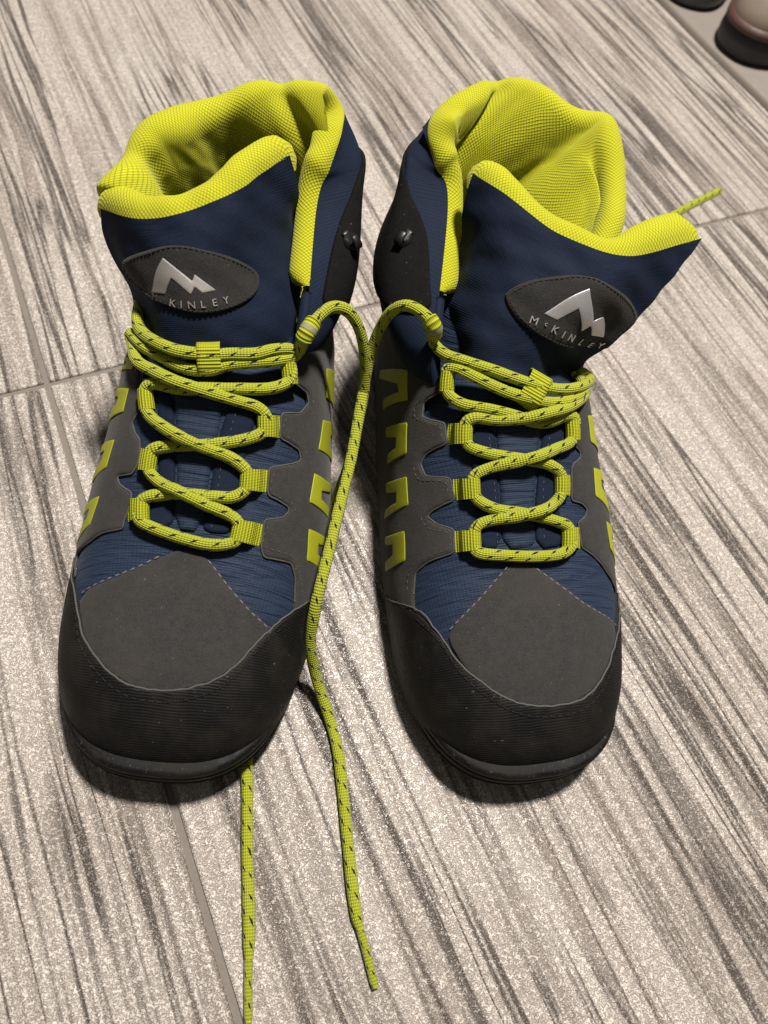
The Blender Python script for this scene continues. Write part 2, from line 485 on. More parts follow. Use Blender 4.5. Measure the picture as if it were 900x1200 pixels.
def mat_tile():
    k = NT('striped_stone_tile')
    oc = k.coord('Object')
    rnd = k.t.nodes.new('ShaderNodeObjectInfo').outputs['Random']
    w = k.math('MULTIPLY', rnd, 37.0)
    o = k.sep(oc)
    drift = k.noise(k.mapping(oc, scale=(1.6, 1.6, 1)), 1.0, 2, 0.5, 0, w)
    x = k.math('ADD', o[0], k.math('MULTIPLY', k.math('SUBTRACT', drift, 0.5), 0.035))
    wig = k.noise(k.mapping(oc, scale=(50, 18, 1)), 1.0, 3, 0.6, 0, w)
    x = k.math('ADD', x, k.math('MULTIPLY', k.math('SUBTRACT', wig, 0.5), 0.0022))
    cmb = k.t.nodes.new('ShaderNodeCombineXYZ'); k.put(x, cmb.inputs[0]); k.put(o[1], cmb.inputs[1])
    v = cmb.outputs[0]
    def nz(sx, sy, off, det=2, rough=0.5):
        return k.noise(k.mapping(v, scale=(sx, sy, 1)), 1.0, det, rough, 0, k.math('ADD', w, off))
    def line(n, c, wd):      # thin vein along a contour of the stretched noise
        return k.ramp(k.math('ABSOLUTE', k.math('SUBTRACT', n, c)), [(wd * 0.25, 1.0), (wd, 0.0)])
    width = nz(16, 3.0, 50)
    tone = k.noise(oc, 9, 4, 0.6, 0, w)
    col = k.mix(k.ramp(tone, [(0.3, 0.0), (0.7, 1.0)]), (0.515, 0.448, 0.392), (0.61, 0.555, 0.500))
    # broad grey-brown bands with one crisp side
    band = nz(74, 1.7, 3, 2, 0.5)
    bm = k.ramp(band, [(0.52, 0.0), (0.575, 0.5), (0.615, 1.0), (0.622, 0.06), (0.80, 0.0)])
    col = k.mix(k.math('MULTIPLY', bm, 0.72), col, (0.170, 0.124, 0.096))
    fine = nz(250, 3.4, 9, 2, 0.5)
    col = k.mix(k.math('MULTIPLY', k.ramp(fine, [(0.52, 0.0), (0.64, 1.0)]), 0.50), col, (0.185, 0.145, 0.118))
    lightm = k.ramp(nz(140, 3, 20), [(0.56, 0.0), (0.68, 1.0)])
    col = k.mix(k.math('MULTIPLY', lightm, 0.55), col, (0.68, 0.615, 0.545))
    # dark wandering veins
    gate = k.ramp(width, [(0.44, 0.0), (0.60, 1.0)])
    v1 = k.math('MULTIPLY', line(nz(72, 2.4, 5, 2), 0.47, 0.045), gate)
    v2 = k.math('MULTIPLY', line(nz(115, 3.6, 13, 2), 0.53, 0.045), k.ramp(nz(20, 5, 60), [(0.44, 0.0), (0.56, 1.0)]))
    vm = k.math('MAXIMUM', v1, v2)
    col = k.mix(k.math('MULTIPLY', vm, 0.88), col, (0.040, 0.027, 0.020))
    # gritty glaze
    g1 = k.noise(oc, 760, 2, 0.5, 1.8)
    g2 = k.noise(oc, 1700, 2, 0.5)
    grit = k.ramp(g1, [(0.41, 0.0), (0.50, 1.0)])
    col = k.mix(k.math('MULTIPLY', k.math('SUBTRACT', 1.0, grit), 0.66), col, k.mix(0.80, col, (0.055, 0.043, 0.035)))
    col = k.mix(k.math('MULTIPLY', k.ramp(g1, [(0.52, 0.0), (0.60, 1.0)]), 0.20), col, (0.74, 0.69, 0.63))
    h = k.math('ADD', k.ramp(g1, [(0.38, 0.0), (0.60, 1.0)]), k.math('MULTIPLY', g2, 0.25))
    nb = k.bump(h, 0.85, 0.0006)
    return k.done(col, k.ramp(g2, [(0.3, 0.22), (0.7, 0.40)]), nb, spec=0.5)

M = dict(
    knit=mat_knit('yellow_mesh_lining', (0.405, 0.41, 0.006), (0.165, 0.167, 0.002)),
    navy=mat_textile('navy_textile', (0.0066, 0.0128, 0.029), (0.0120, 0.0228, 0.048)),
    navy2=mat_softshell('navy_softshell', (0.0032, 0.0068, 0.0175), (0.006, 0.012, 0.029)),
    suede=mat_suede('grey_suede', (0.0172, 0.0170, 0.0168), (0.0370, 0.0362, 0.0355)),
    patch=mat_suede('charcoal_nubuck', (0.010, 0.010, 0.010), (0.026, 0.025, 0.0245)),
    rand=mat_rand('ribbed_black_rubber'),
    rubber=mat_rubber('scuffed_sole_rubber'),
    lace=mat_lace('lime_cord'),
    web=mat_webbing('lime_webbing'),
    tab=mat_plain('lime_film', (0.33, 0.345, 0.008), 0.62, nscale=160, amt=0.22, bstr=0.12),
    edge=mat_plain('cut_leather_edge', (0.07, 0.067, 0.063), 0.85, nscale=1500),
    thread=mat_plain('grey_thread', (0.16, 0.145, 0.125), 0.8, nscale=2500),
    black=mat_plain('black_metal', (0.006, 0.006, 0.0065), 0.42, metal=0.0, spec=0.4),
    silver=mat_plain('silver_film', (0.50, 0.49, 0.48), 0.34, metal=0.55, nscale=900, amt=0.12),
    dull=mat_plain('dull_grey_film', (0.24, 0.225, 0.205), 0.5, metal=0.1, nscale=900, amt=0.12),
    clear=mat_plain('aglet_film', (0.55, 0.56, 0.05), 0.12, nscale=700, amt=0.15),
    fuzz=mat_plain('frayed_thread', (0.5, 0.48, 0.09), 0.85),
    inside=mat_plain('dark_footbed', (0.02, 0.02, 0.022), 0.9),
    tile=mat_tile(),
    grout=mat_plain('taupe_grout', (0.19, 0.165, 0.14), 0.9, nscale=900, amt=0.3, bstr=0.4),
    mat_pad=mat_plain('taupe_rubber_mat', (0.20, 0.172, 0.145), 0.6, nscale=60, amt=0.2),
    tan=mat_plain('tan_leather', (0.15, 0.115, 0.084), 0.8, nscale=80, amt=0.15),
    redband=mat_plain('maroon_band', (0.07, 0.03, 0.022), 0.6),
    darksole=mat_plain('black_outsole', (0.032, 0.032, 0.034), 0.6),
    greyshoe=mat_plain('grey_leather', (0.07, 0.075, 0.08), 0.5),
    steelblue=mat_plain('blue_grey_cloth', (0.16, 0.18, 0.2), 0.7),
)

# ------------------------------------------------------------------ floor: square tiles with grout joints
def prop(o, label=None, cat=None, group=None, kind=None):
    if label: o['label'] = label
    if cat: o['category'] = cat
    if group: o['group'] = group
    if kind: o['kind'] = kind
    return o
TILE = 0.655; JOINT = 0.0032
corner = at(55, 450)[:2]
ang = math.atan2(-0.9379, 0.3469) + math.pi / 2       # tiles' own x axis (across the veins)
ex = np.array([math.cos(ang), math.sin(ang)]); ey = np.array([-math.sin(ang), math.cos(ang)])
def floor_pt(a, b, z=0.0):
    q = corner + a * ex + b * ey
    return np.array([q[0], q[1], z])
gv = [floor_pt(a, b, -0.0016) for a, b in ((-2.2, -2.2), (2.6, -2.2), (2.6, 2.6), (-2.2, 2.6))]
floor = mesh_obj('floor', gv, [(0, 1, 2, 3)], M['grout'], smooth=False)
prop(floor, kind='structure')
def tile_mesh():
    h = TILE / 2 - JOINT / 2; b = 0.0011
    V = []
    for z, s in ((-0.006, 0.0), (-b, 0.0), (-b * 0.3, b * 0.35), (0.0, b)):
        for sx, sy in ((-1, -1), (1, -1), (1, 1), (-1, 1)):
            V.append((sx * (h - s), sy * (h - s), z))
    F = []
    for k in range(3):
        for j in range(4):
            F.append((k * 4 + j, k * 4 + (j + 1) % 4, k * 4 + 4 + (j + 1) % 4, k * 4 + 4 + j))
    F.append((12, 13, 14, 15))
    me = bpy.data.meshes.new('tile'); me.from_pydata(V, [], F); me.materials.append(M['tile']); me.update()
    return me
tm = tile_mesh()
for i in (-1, 0, 1):
    for j in (-1, 0, 1):
        o = bpy.data.objects.new('tile', tm); COL.objects.link(o)
        c = floor_pt((i + 0.5) * TILE, (j + 0.5) * TILE)
        o.location = c; o.rotation_euler = (0, 0, ang); o.parent = floor

# ------------------------------------------------------------------ boots
def interp(x, xs, ys):
    return np.interp(x, xs, ys)
BOOT_LEN = 0.292
A_Y = [0.00, 0.05, 0.085, 0.12, 0.16, 0.20, 0.24, 0.30]
A_W = [0.0545, 0.0555, 0.0555, 0.0545, 0.0505, 0.0470, 0.0440, 0.043]
H_Y = [0.00, 0.03, 0.06, 0.085, 0.11, 0.14, 0.165, 0.19, 0.22, 0.30]
H_Z = [0.050, 0.054, 0.059, 0.066, 0.077, 0.094, 0.110, 0.124, 0.130, 0.130]
def smooth_table(xs, ys):
    x = np.linspace(xs[0], xs[-1], 600); y = np.interp(x, xs, ys)
    k = np.hanning(61); k /= k.sum()
    yp = np.pad(y, 30, mode='edge')
    return x, np.convolve(yp, k, mode='valid')
TA = smooth_table(A_Y, A_W); TH = smooth_table(H_Y, H_Z)
Y0 = 0.078; Y1 = 0.225
def foot_f(p, q=None):
    """< 1 inside the foot of the boot (boot's own frame: toe tip at y = 0, heel at +y)"""
    x, y, z = p[..., 0], p[..., 1], p[..., 2]
    a = np.interp(y, *TA); h = np.interp(y, *TH)
    toe0 = 0.0
    if q is not None and len(q) > 2:
        toe0 = q[2]; front = np.clip((0.10 - y) / 0.06, 0, 1); a = a - q[3] * front
    if q is not None:
        mid = np.clip((y - 0.05) / 0.06, 0, 1) * np.clip((0.275 - y) / 0.05, 0, 1)
        a = a + q[0] * mid; x = x - q[1] * mid
    ty = np.clip((Y0 - y) / (Y0 - toe0), 0, None) + np.clip((y - Y1) / (BOOT_LEN - Y1), 0, None)
    zz = np.abs(z - 0.012) / (h - 0.012)
    plan = np.abs(x / a) ** 2.65 + ty ** 2.65
    return plan + zz ** 2.45
HT = np.array([0.060, -0.020]); HB = np.array([0.100, 0.172])
def foot_surface(skew=None, nu=230, nv=240):
    RT, RB = 0.070, 0.105
    u = np.linspace(HT[0] - RT * R(72), HB[0] + RB * R(86), nu)
    w = np.linspace(-1, 1, nv)
    O = np.zeros((nu, 3)); UP = np.zeros((nu, 3)); VM = np.zeros(nu)
    for i, uu in enumerate(u):
        if uu < HT[0]:
            psi = (HT[0] - uu) / RT
            O[i] = (0, HT[0], HT[1]); UP[i] = (0, -math.sin(psi), math.cos(psi)); VM[i] = R(78)
        elif uu < HB[0]:
            O[i] = (0, uu, HT[1]); UP[i] = (0, 0, 1); VM[i] = R(78)
        else:
            phi = (uu - HB[0]) / RB; q = phi / R(90)
            r0 = (1 - q) * (HB[1] - HT[1]) + q * 0.135
            O[i] = (0, HB[0] + r0 * math.sin(phi), HB[1] - r0 * math.cos(phi))
            UP[i] = (0, -math.sin(phi), math.cos(phi))
            k = min(1, phi / R(72)); k = k * k * (3 - 2 * k)
            VM[i] = R(78) + k * R(102)
    ang_ = w[None, :] * VM[:, None]
    D = np.cos(ang_)[..., None] * UP[:, None, :] + np.sin(ang_)[..., None] * np.array([1.0, 0, 0])
    lo = np.zeros((nu, nv)); hi = np.full((nu, nv), 0.22)
    for _ in range(26):
        mid = (lo + hi) / 2
        f = foot_f(O[:, None, :] + D * mid[..., None], skew)
        ins = f < 1
        lo = np.where(ins, mid, lo); hi = np.where(ins, hi, mid)
    P = O[:, None, :] + D * lo[..., None]
    P[..., 2] = np.maximum(P[..., 2], 0.006)
    return P, u, w

class Boot:
    pass
def make_frame(b, toe, yaw):
    b.toe = np.array([*toe, 0.0]); c, s_ = math.cos(yaw), math.sin(yaw)
    b.M = np.array([[c, s_, 0], [-s_, c, 0], [0, 0, 1.0]])      # rows: images of x and y axes
    b.ax = np.array([c, -s_, 0]); b.ay = np.array([s_, c, 0])
def to_world(b, p):
    p = np.asarray(p, float)
    return b.toe + p[..., 0:1] * b.ax + p[..., 1:2] * b.ay + p[..., 2:3] * np.array([0, 0, 1.0])

def toe_spring(y):
    return 0.0065 * np.clip(1 - y / 0.075, 0, 1) ** 1.8
def sole_outline(n=160, qq=None):
    """plan outline of the sole, anticlockwise from the heel"""
    th = np.linspace(0, 2 * math.pi, n, endpoint=False)
    C = np.stack([np.zeros(n), np.full(n, 0.15)], 1); D = np.stack([np.sin(th), 1.6 * np.cos(th)], 1)
    lo = np.zeros(n); hi = np.full(n, 0.3)
    for _ in range(30):
        m = (lo + hi) / 2; q = C + D * m[:, None]
        f = foot_f(np.stack([q[:, 0], q[:, 1], np.full(n, 0.012)], 1), qq)
        lo = np.where(f < 1, m, lo); hi = np.where(f < 1, hi, m)
    return resample(np.vstack([C + D * lo[:, None], (C + D * lo[:, None])[:1]]), n + 1)[:-1]

def build_sole(b):
    O = sole_outline(220, b.q); n = len(O)
    T = np.roll(O, -1, 0) - np.roll(O, 1, 0); T /= np.linalg.norm(T, axis=1, keepdims=True)
    N = np.stack([-T[:, 1], T[:, 0]], 1)
    if np.sum(N * (O - O.mean(0))) < 0: N = -N
    prof = [(0.0, -0.010), (0.0, -0.003), (0.0015, -0.0006), (0.006, 0.0014), (0.0080, 0.0018), (0.0086, 0.0007), (0.0092, 0.0007), (0.0098, 0.0014),
            (0.0126, 0.0012), (0.0130, 0.0004), (0.0135, 0.0004), (0.0139, 0.0009), (0.0158, 0.0006), (0.0170, -0.0002), (0.0175, -0.0016), (0.0180, -0.006)]
    rings = []
    for z, o in prof:
        q = O + N * (o - 0.0022 + 0.0016 * np.clip(1 - O[:, 1] / 0.05, 0, 1))[:, None]
        zz = z * (1 + 0.30 * np.clip(1 - q[:, 1] / 0.07, 0, 1)) + toe_spring(q[:, 1])
        rings.append(np.stack([q[:, 0], q[:, 1], zz], 1))
    V = to_world(b, np.array(rings)).reshape(-1, 3)
    F = grid_faces(len(prof), n, closed_v=True)
    F.append(tuple(range(n - 1, -1, -1)))
    return mesh_obj('sole', V, F, M['rubber'], b.root)

def ellipse_ring(b, cy, a, bb, z, th0, n=9, sq=2.2, zf=0.0):
    out = []
    for k in range(n):
        th = th0 + (2 * math.pi - 2 * th0) * k / (n - 1)
        s_, c = math.sin(th), math.cos(th)
        rr = (abs(s_) ** sq + abs(c) ** sq) ** (-1 / sq)
        out.append(to_world(b, np.array([a * s_ * rr, cy - bb * c * rr, z + zf * c])))
    return np.array(out)
def loft(rings, ts, ns, nt):
    """smooth sheet through open rings of control points"""
    R2 = np.array([catmull(r, ns) for r in rings])         # k, ns, 3
    k = len(rings)
    t = np.linspace(0, 1, nt)
    Q = np.array([catmull(R2[:, j], 200) for j in range(ns)])   # ns, 200, 3
    tt = np.interp(t, ts, np.linspace(0, 199, k))
    i = np.clip(tt.astype(int), 0, 198); f = (tt - i)[None, :, None]
    return np.transpose(Q[:, i] * (1 - f) + Q[:, i + 1] * f, (1, 0, 2))   # nt, ns, 3

def new_boot(toe, yaw, q, name='hiking_boot'):
    b = Boot(); make_frame(b, toe, yaw)
    b.q = q; FP, FU, FW = foot_surface((*q, 0.0042, 0.0014))
    b.root = bpy.data.objects.new(name, None); COL.objects.link(b.root)
    b.root.empty_display_size = 0.02
    b.root.location = to_world(b, np.array([0, 0.15, 0])); ORG[b.root.name] = np.array(b.root.location)
    b.foot = Surf(to_world(b, FP), FU, FW, to_world(b, np.array([0, 0.14, 0.03])))
    return b

LB = new_boot((-0.052, 0.051), R(8.0), (0.0040, 0.0028))
RB_ = new_boot((0.1185, 0.042), R(-4.0), (0.0030, 0.0035))
LB.rim = [(402, 152, .152), (411, 136, .154), (394, 112, .154), (356, 102, .155), (310, 98, .155), (262, 104, .155), (213, 115, .154), (168, 135, .152), (147, 165, .149), (135, 202, .144), (129, 224, .140), (127, 244, .134)]
LB.drop = [.1, .2, .7, 1, 1, 1, 1, 1, 1, 1, 1, 1]
RB_.rim = [(733, 268, .138), (738, 225, .144), (731, 172, .150), (714, 142, .152), (686, 136, .152), (645, 115, .154), (600, 100, .155), (560, 99, .155), (526, 112, .154), (504, 128, .153), (495, 148, .150)]
RB_.drop = [1, 1, 1, 1, 1, 1, 1, 1, .7, .25, .1]
LB.front = {0: (371, 243, .130)}
RB_.front = {-1: (525, 240, .130)}

def lining(name, surf, bpath, T, mat, parent, centre, depth, nroll=9, nin=34, mod=None, ez=1.0, bulge=0.0, flat_s=None):
    """padded mesh lining: rolls over the edge of a sheet and runs down inside it"""
    B = resample(np.asarray(bpath, float) * surf.scale, step=0.0016) / surf.scale
    P = surf.ev(B); N = surf.nrm(B); N /= np.linalg.norm(N, axis=1, keepdims=True)
    k = np.ones(9) / 9
    N = np.stack([np.convolve(np.pad(N[:, c], 4, mode='edge'), k, 'valid') for c in range(3)], 1)
    T3 = np.gradient(P, axis=0); T3 /= np.linalg.norm(T3, axis=1, keepdims=True)
    E = np.cross(T3, N)
    C = np.asarray(centre, float)
    inn = surf.ev(B + (np.array([C[0], 0.5]) - B) * 0.06) - P
    if np.sum(E * inn) > 0: E = -E
    E /= np.linalg.norm(E, axis=1, keepdims=True)
    m = len(B)
    th = np.full(m, T) if mod is None else T * mod(B)
    sl = arclen(P); th = th * (0.25 + 0.75 * np.clip(np.minimum(sl, sl[-1] - sl) / 0.006, 0, 1) ** 0.6)
    low = 1.0 + 0.0 * B[:, 1]
    if flat_s is not None:
        top = np.clip((B[:, 0] - 0.86) / 0.12, 0, 1); top = top * top * (3 - 2 * top)
        low = 1.15 - (0.15 + 0.70 * np.exp(-((B[:, 1] - flat_s) / 0.17) ** 2)) * top
    V = []; U = []
    s = arclen(P)
    for q in range(nroll + 1):
        a = math.pi * q / nroll
        V.append(P - N * (th * 0.5 * (1 - math.cos(a)))[:, None] + E * (th * 0.5 * ez * low * math.sin(a))[:, None])
        U.append(np.stack([s, np.full(m, T * 0.5 * a)], 1))
    for q in range(1, nin + 1):
        f = q / nin * depth
        Q = B + (np.stack([np.full(m, C[0]), 0.5 + (B[:, 1] - 0.5) * C[1]], 1) - B) * f
        th2 = T if mod is None else T * mod(Q)
        th2 = th2 * (1 + bulge * math.sin(min(1, f * 2.2) * math.pi * 0.5) * (1 - 0.6 * f)) + 0.0006 * vnoise(surf.ev(Q) * 85, 11) * min(1, f * 6)
        V.append(surf.ev(Q, -(th2 + 0.00018 * vnoise(Q * surf.scale @ np.array([[1, 0, 0], [0, 1, 0]]) * 190, 5))))
        d = np.linalg.norm(V[-1] - V[-2], axis=1)
        U.append(np.stack([s, U[-1][:, 1] + d], 1))
    V = np.array(V)
    return mesh_obj(name, V.reshape(-1, 3), grid_faces(len(V), m), mat, parent, uv=np.array(U).reshape(-1, 2))

def webbing_loop(b, surf, lace_px, end_px, width, parent, rl=0.0027, h0=0.0030):
    """folded webbing that comes out under the overlay, turns round the cord and goes back"""
    a = surf.pick(*lace_px); e = surf.pick(*end_px)
    c = surf.ev(a, h0)[0]; n = surf.nrm(a)[0]; n /= np.linalg.norm(n)
    pe = surf.ev(e, 0.0010)[0]
    o = pe - c; L = np.linalg.norm(o); o /= L
    wv = np.cross(o, n); wv /= np.linalg.norm(wv); n2 = np.cross(wv, o)
    if n2 @ n < 0: n2 = -n2
    r = rl + 0.0007
    prof = [(L + 0.004, 0.0012 - h0 + 0.0004), (L * 0.8, 0.0022 - h0 + 0.0006), (L * 0.45, r * 0.80)]
    for k in range(11):
        t = math.pi * (0.42 + 1.16 * k / 10)
        prof.append((r * math.cos(t), r * math.sin(t)))
    prof += [(L * 0.5, -r * 0.85), (L + 0.002, -h0 - 0.0005)]
    pr = resample(catmull(np.array(prof), 90), n=48)
    nw = 7; V = []; U = []; s = arclen(pr)
    for i, (x, y) in enumerate(pr):
        for j in range(nw):
            q = (j / (nw - 1) - 0.5)
            ww = width * q * (1 - 0.06 * math.exp(-(x / 0.004) ** 2))
            V.append(c + o * x + n2 * (y - 0.0002 * abs(q) * 2) + wv * ww); U.append((q * width, s[i]))
    return mesh_obj('lace_loop', np.array(V), grid_faces(len(pr), nw), M['web'], parent, uv=np.array(U))

def solidify(o, t, off=-1):
    md = o.modifiers.new('thickness', 'SOLIDIFY'); md.thickness = t; md.offset = off
    return o

def stitches(paths, parent, r=0.00028, ln=0.0021, gap=0.0016, mat=None, name='stitching'):
    parts = []
    for P in paths:
        s = arclen(P); x = 0.0008
        while x + ln < s[-1]:
            q = np.linspace(x, x + ln, 5)
            seg = np.stack([np.interp(q, s, P[:, k]) for k in range(3)], 1)
            parts.append(tube(seg, r * np.array([0.6, 1, 1.05, 1, 0.6]), 5)); x += ln + gap * rng.uniform(0.85, 1.15)
    if not parts: return None
    V, F, U = join(parts)
    o = mesh_obj(name, V, F, mat or M['thread'], parent, uv=U); o['kind'] = 'stuff'
    return o
def on(surf, pts, h, step=0.0012):
    """path on a surface through picture points"""
    ab = surf.poly(pts)
    ab = catmull(ab, len(ab) * 16)
    P = surf.ev(ab, h)
    return resample(P, step=step)

def glyphs(surf, text, px, mat, parent, h, size, letters_small=(), glare_hidden=(), name='lettering', ext=0.00012):
    """letters set one by one along picture points on a sheet"""
    parts = []
    pos = np.array([surf.ev(surf.pick(*p), h)[0] for p in px]); nor = np.array([surf.nrm(surf.pick(*p))[0] for p in px])
    dirs = np.gradient(pos, axis=0)
    for k, ch in enumerate(text):
        cu = bpy.data.curves.new('tmp', 'FONT'); cu.body = ch; cu.align_x = 'CENTER'; cu.align_y = 'CENTER'; cu.size = 1.0; cu.extrude = 0.0; cu.resolution_u = 3
        ob = bpy.data.objects.new('tmp', cu); COL.objects.link(ob)
        dg = bpy.context.evaluated_depsgraph_get(); me = ob.evaluated_get(dg).to_mesh()
        v = np.array([x.co[:] for x in me.vertices]); f = [tuple(p.vertices) for p in me.polygons]
        ob.evaluated_get(dg).to_mesh_clear(); bpy.data.objects.remove(ob); bpy.data.curves.remove(cu)
        n = nor[k] / np.linalg.norm(nor[k]); r = dirs[k] - (dirs[k] @ n) * n; r /= np.linalg.norm(r); u = np.cross(n, r)
        sz = size * (0.62 if k in letters_small else 1.0)
        up = 0.0006 if k in letters_small else 0.0
        W = pos[k] + (v[:, :1] * 1.12 * sz) * r + (v[:, 1:2] * sz + up) * u
        parts.append((W, f, None))
    for m_, sel in ((mat, [p for k, p in enumerate(parts) if k not in glare_hidden]), (M['glare_hidden'], [p for k, p in enumerate(parts) if k in glare_hidden])):
        if not sel: continue
        V, F, U = join(sel)
        o = mesh_obj(name, V, F, m_, parent, smooth=False)
        solidify(o, 0.0002, 1)

def build_boot(b, d):
    s = b.foot
    UVG = np.stack(np.meshgrid(s.A * s.scale[0], s.B * s.scale[1], indexing='ij'), -1).reshape(-1, 2)
    keep = s.P[..., 2].ravel() < 0.119
    sink = np.clip((s.A - 0.160) / 0.03, 0, 1)[:, None] * np.exp(-(s.B / 0.55) ** 4)[None, :]
    mesh_obj('upper', (s.P - s.N * (0.010 * sink)[..., None]).reshape(-1, 3), [f for f in grid_faces(s.nu, s.nv) if all(keep[i] for i in f)], M['navy'], b.root, uv=UVG)
    build_sole(b)
    # ---- ankle shell and its lining
    th0 = R(38)
    r0 = ellipse_ring(b, .222, .037, .062, .055, th0); r1 = ellipse_ring(b, .226, .048, .064, .100, th0) + b.ax * d.get('shift', 0); r3 = ats(b.rim) - np.array([0, 0, 0.0055]) * np.array(b.drop)[:, None]
    r3 = hermite(r3, 9)
    r2 = r1 * 0.42 + r3 * 0.58 + np.array([0, 0, .001])
    for k, v in d.get('bulge', {}).items(): r2[k] = r2[k] + b.ax * v
    for k, p in b.front.items(): r2[k] = at(*p)
    for k, p in d.get('front1', {}).items(): r1[k] = at(*p)
    r25 = 0.5 * (r2 + r3)
    for k, v in d.get('bulge_top', {}).items(): r25[k] = r25[k] + b.ax * v
    g = loft([r0, r1, r2, r25, r3], [0, .42, .72, .87, 1], 220, 90)
    sh = Surf(g, np.linspace(0, 1, 90), np.linspace(0, 1, 220), to_world(b, np.array([0, .23, .1])))
    b.shaft = sh
    UVS = np.stack(np.meshgrid(sh.A * sh.scale[0], sh.B * sh.scale[1], indexing='ij'), -1).reshape(-1, 2)
    mesh_obj('ankle_shell', g.reshape(-1, 3), grid_faces(90, 220), M['navy2'], b.root, uv=UVS)
    full = [(0.56, 0.0), (0.7, 0.0), (0.86, 0.0), (0.96, 0.012), (1, .055), (1, .2), (1, .35), (1, .5), (1, .65), (1, .8), (1, .945), (0.96, .988), (.86, 1), (.7, 1), (.56, 1)]
    bp = chaikin_open(np.array(d.get('collar_edge', full)), 2)
    lining('collar_lining', sh, bp, d.get('collar_T', 0.0145), M['knit'], b.root, (0.12, 0.75), 0.92, mod=d['pads'], ez=0.95, bulge=0.18, flat_s=d['edge_s'])
    eb = sh.ev(np.stack([np.linspace(0.30, 0.55, 40), np.full(40, d['edge_s'])], 1), -0.0022)
    mesh_obj('edge_binding', *tube(resample(eb, step=0.0015), 0.0026, 10)[:2], M['navy2'], b.root)
    # ---- tongue
    rows = [ats(r) for r in d['tongue']]
    tg = loft(rows, np.linspace(0, 1, len(rows)), 120, 110)
    tn = np.cross(np.gradient(tg, axis=0), np.gradient(tg, axis=1)); tn /= np.linalg.norm(tn, axis=2, keepdims=True)
    tg = tg + tn * (0.0016 * vnoise(tg * np.array([60, 60, 130]), 21) + 0.0005 * vnoise(tg * 210, 22))[..., None]
    ts = Surf(tg, np.linspace(0, 1, 110), np.linspace(0, 1, 120), to_world(b, np.array([0, .26, .12])))
    b.tongue = ts
    UVT = np.stack(np.meshgrid(ts.A * ts.scale[0], ts.B * ts.scale[1], indexing='ij'), -1).reshape(-1, 2)
    to = mesh_obj('tongue', tg.reshape(-1, 3), grid_faces(110, 120), M['navy2'], b.root, uv=UVT)
    lining('tongue_lining', ts, chaikin_open(np.array(d['tongue_edge']), 2), d.get('tongue_T', 0.0148), M['knit'], to, (0.15, 0.8), 0.9, mod=d.get('tmod'), ez=1.15)
    # ---- toe cap, vamp, side overlays
    rp = s.poly(d['rand'])
    ul, ur = rp[0][0], rp[-1][0]
    poly = np.vstack([rp, [(ur - .004, .985), (0.06, .985), (s.A[0], .985), (s.A[0], .4), (s.A[0], -.4), (s.A[0], -.985), (0.06, -.985), (ul - .004, -.985)]])
    tc = panel('toe_cap', s, poly, M['rand'], b.root, thick=0.0021, edge=0.0014, base=-0.0002, res=0.0030, smooth_it=1)
    ep = resample(s.ev(catmull(rp, 200), 0.0017), step=0.001)
    jit = np.stack([vnoise(ep * 700, q) for q in (1, 2, 3)], 1) * 0.00022
    mesh_obj('cut_edge', *tube(ep + jit, 0.00042, 6)[:2], M['edge'], tc)
    seam = np.array([(a_ - 0.0045, b_ * 1.005) for a_, b_ in rp[1:-1]])
    stitches([resample(s.ev(catmull(seam, 200), 0.0019), step=0.001)], tc, mat=M['rand'], name='seam', ln=0.0030, r=0.0004, gap=0.0006)
    vp = s.poly(d['vamp'])
    panel('vamp', s, vp, M['suede'], b.root, thick=0.0012, edge=0.0009, res=0.0026, smooth_it=1)
    ov = {}
    for k, pts in d['overlay'].items():
        inner = [p for p in pts if p[0] != 'g']
        inner = inner[:d['n_inner'][k]]
        ov[k] = panel('side_overlay', s, s.poly(pts), M['suede'], b.root, thick=0.0017, edge=0.0015, res=0.0026, smooth_it=2, wob=0.00018, sub=3)
        ip = s.poly(inner); ip = chaikin_open(np.vstack([ip[i] + (ip[i + 1] - ip[i]) * np.linspace(0, 1, 3, endpoint=False)[:, None] for i in range(len(ip) - 1)] + [ip[-1:]]), 2)
        P_ = resample(s.ev(ip, 0.0007), step=0.0012)
        P_ = P_ + np.stack([vnoise(P_ * 500, q) for q in (4, 5, 6)], 1) * 0.00012
        mesh_obj('overlay_edge', *tube(P_, 0.00042, 6)[:2], M['edge2'], ov[k])
    for pts in d['tabs']:
        panel('reflective_tab', s, s.poly(pts), M['tab'], b.root, thick=0.0003, edge=0.0005, base=0.00165, res=0.0022, smooth_it=0)
    for (p_, q_), sg in d.get('brackets', []):
        a_, b_ = s.pick(*p_), s.pick(*q_); du = b_[0] - a_[0]; dw = b_[1] - a_[1]
        f_ = lambda t, o: (a_[0] + du * t, a_[1] + dw * t + sg * o)
        panel('reflective_tab', s, [f_(0, 0), f_(-.02, .15), f_(.30, .15), f_(.33, .055), f_(.62, .055), f_(.98, .15), f_(1.32, .15), f_(1, 0)], M['tab'], b.root, thick=0.0003, edge=0.0005, base=0.00165, res=0.0022, smooth_it=0)
    for pts in d['trim']:
        panel('throat_trim', s, s.poly(pts), M['navy2'], b.root, thick=0.0016, edge=0.0016, res=0.0026, smooth_it=1)
    panel('tongue_base', s, s.poly(d['pad']), M['navy'], b.root, thick=0.0020, edge=0.0032, res=0.0026, smooth_it=1)
    st = [on(s, p, 0.00105) for p in d['stitch']] 
    stitches(st, b.root)
    stitches([on(s, p, 0.0016) for p in d['stitch_overlay']], b.root, mat=M['edge'], name='overlay_stitching', ln=0.0016, r=0.0002)
    stitches([on(s, p, 0.0016) for p in d['stitch_trim']], b.root, mat=M['edge'], name='trim_stitching', ln=0.0013, r=0.00018, gap=0.0022)
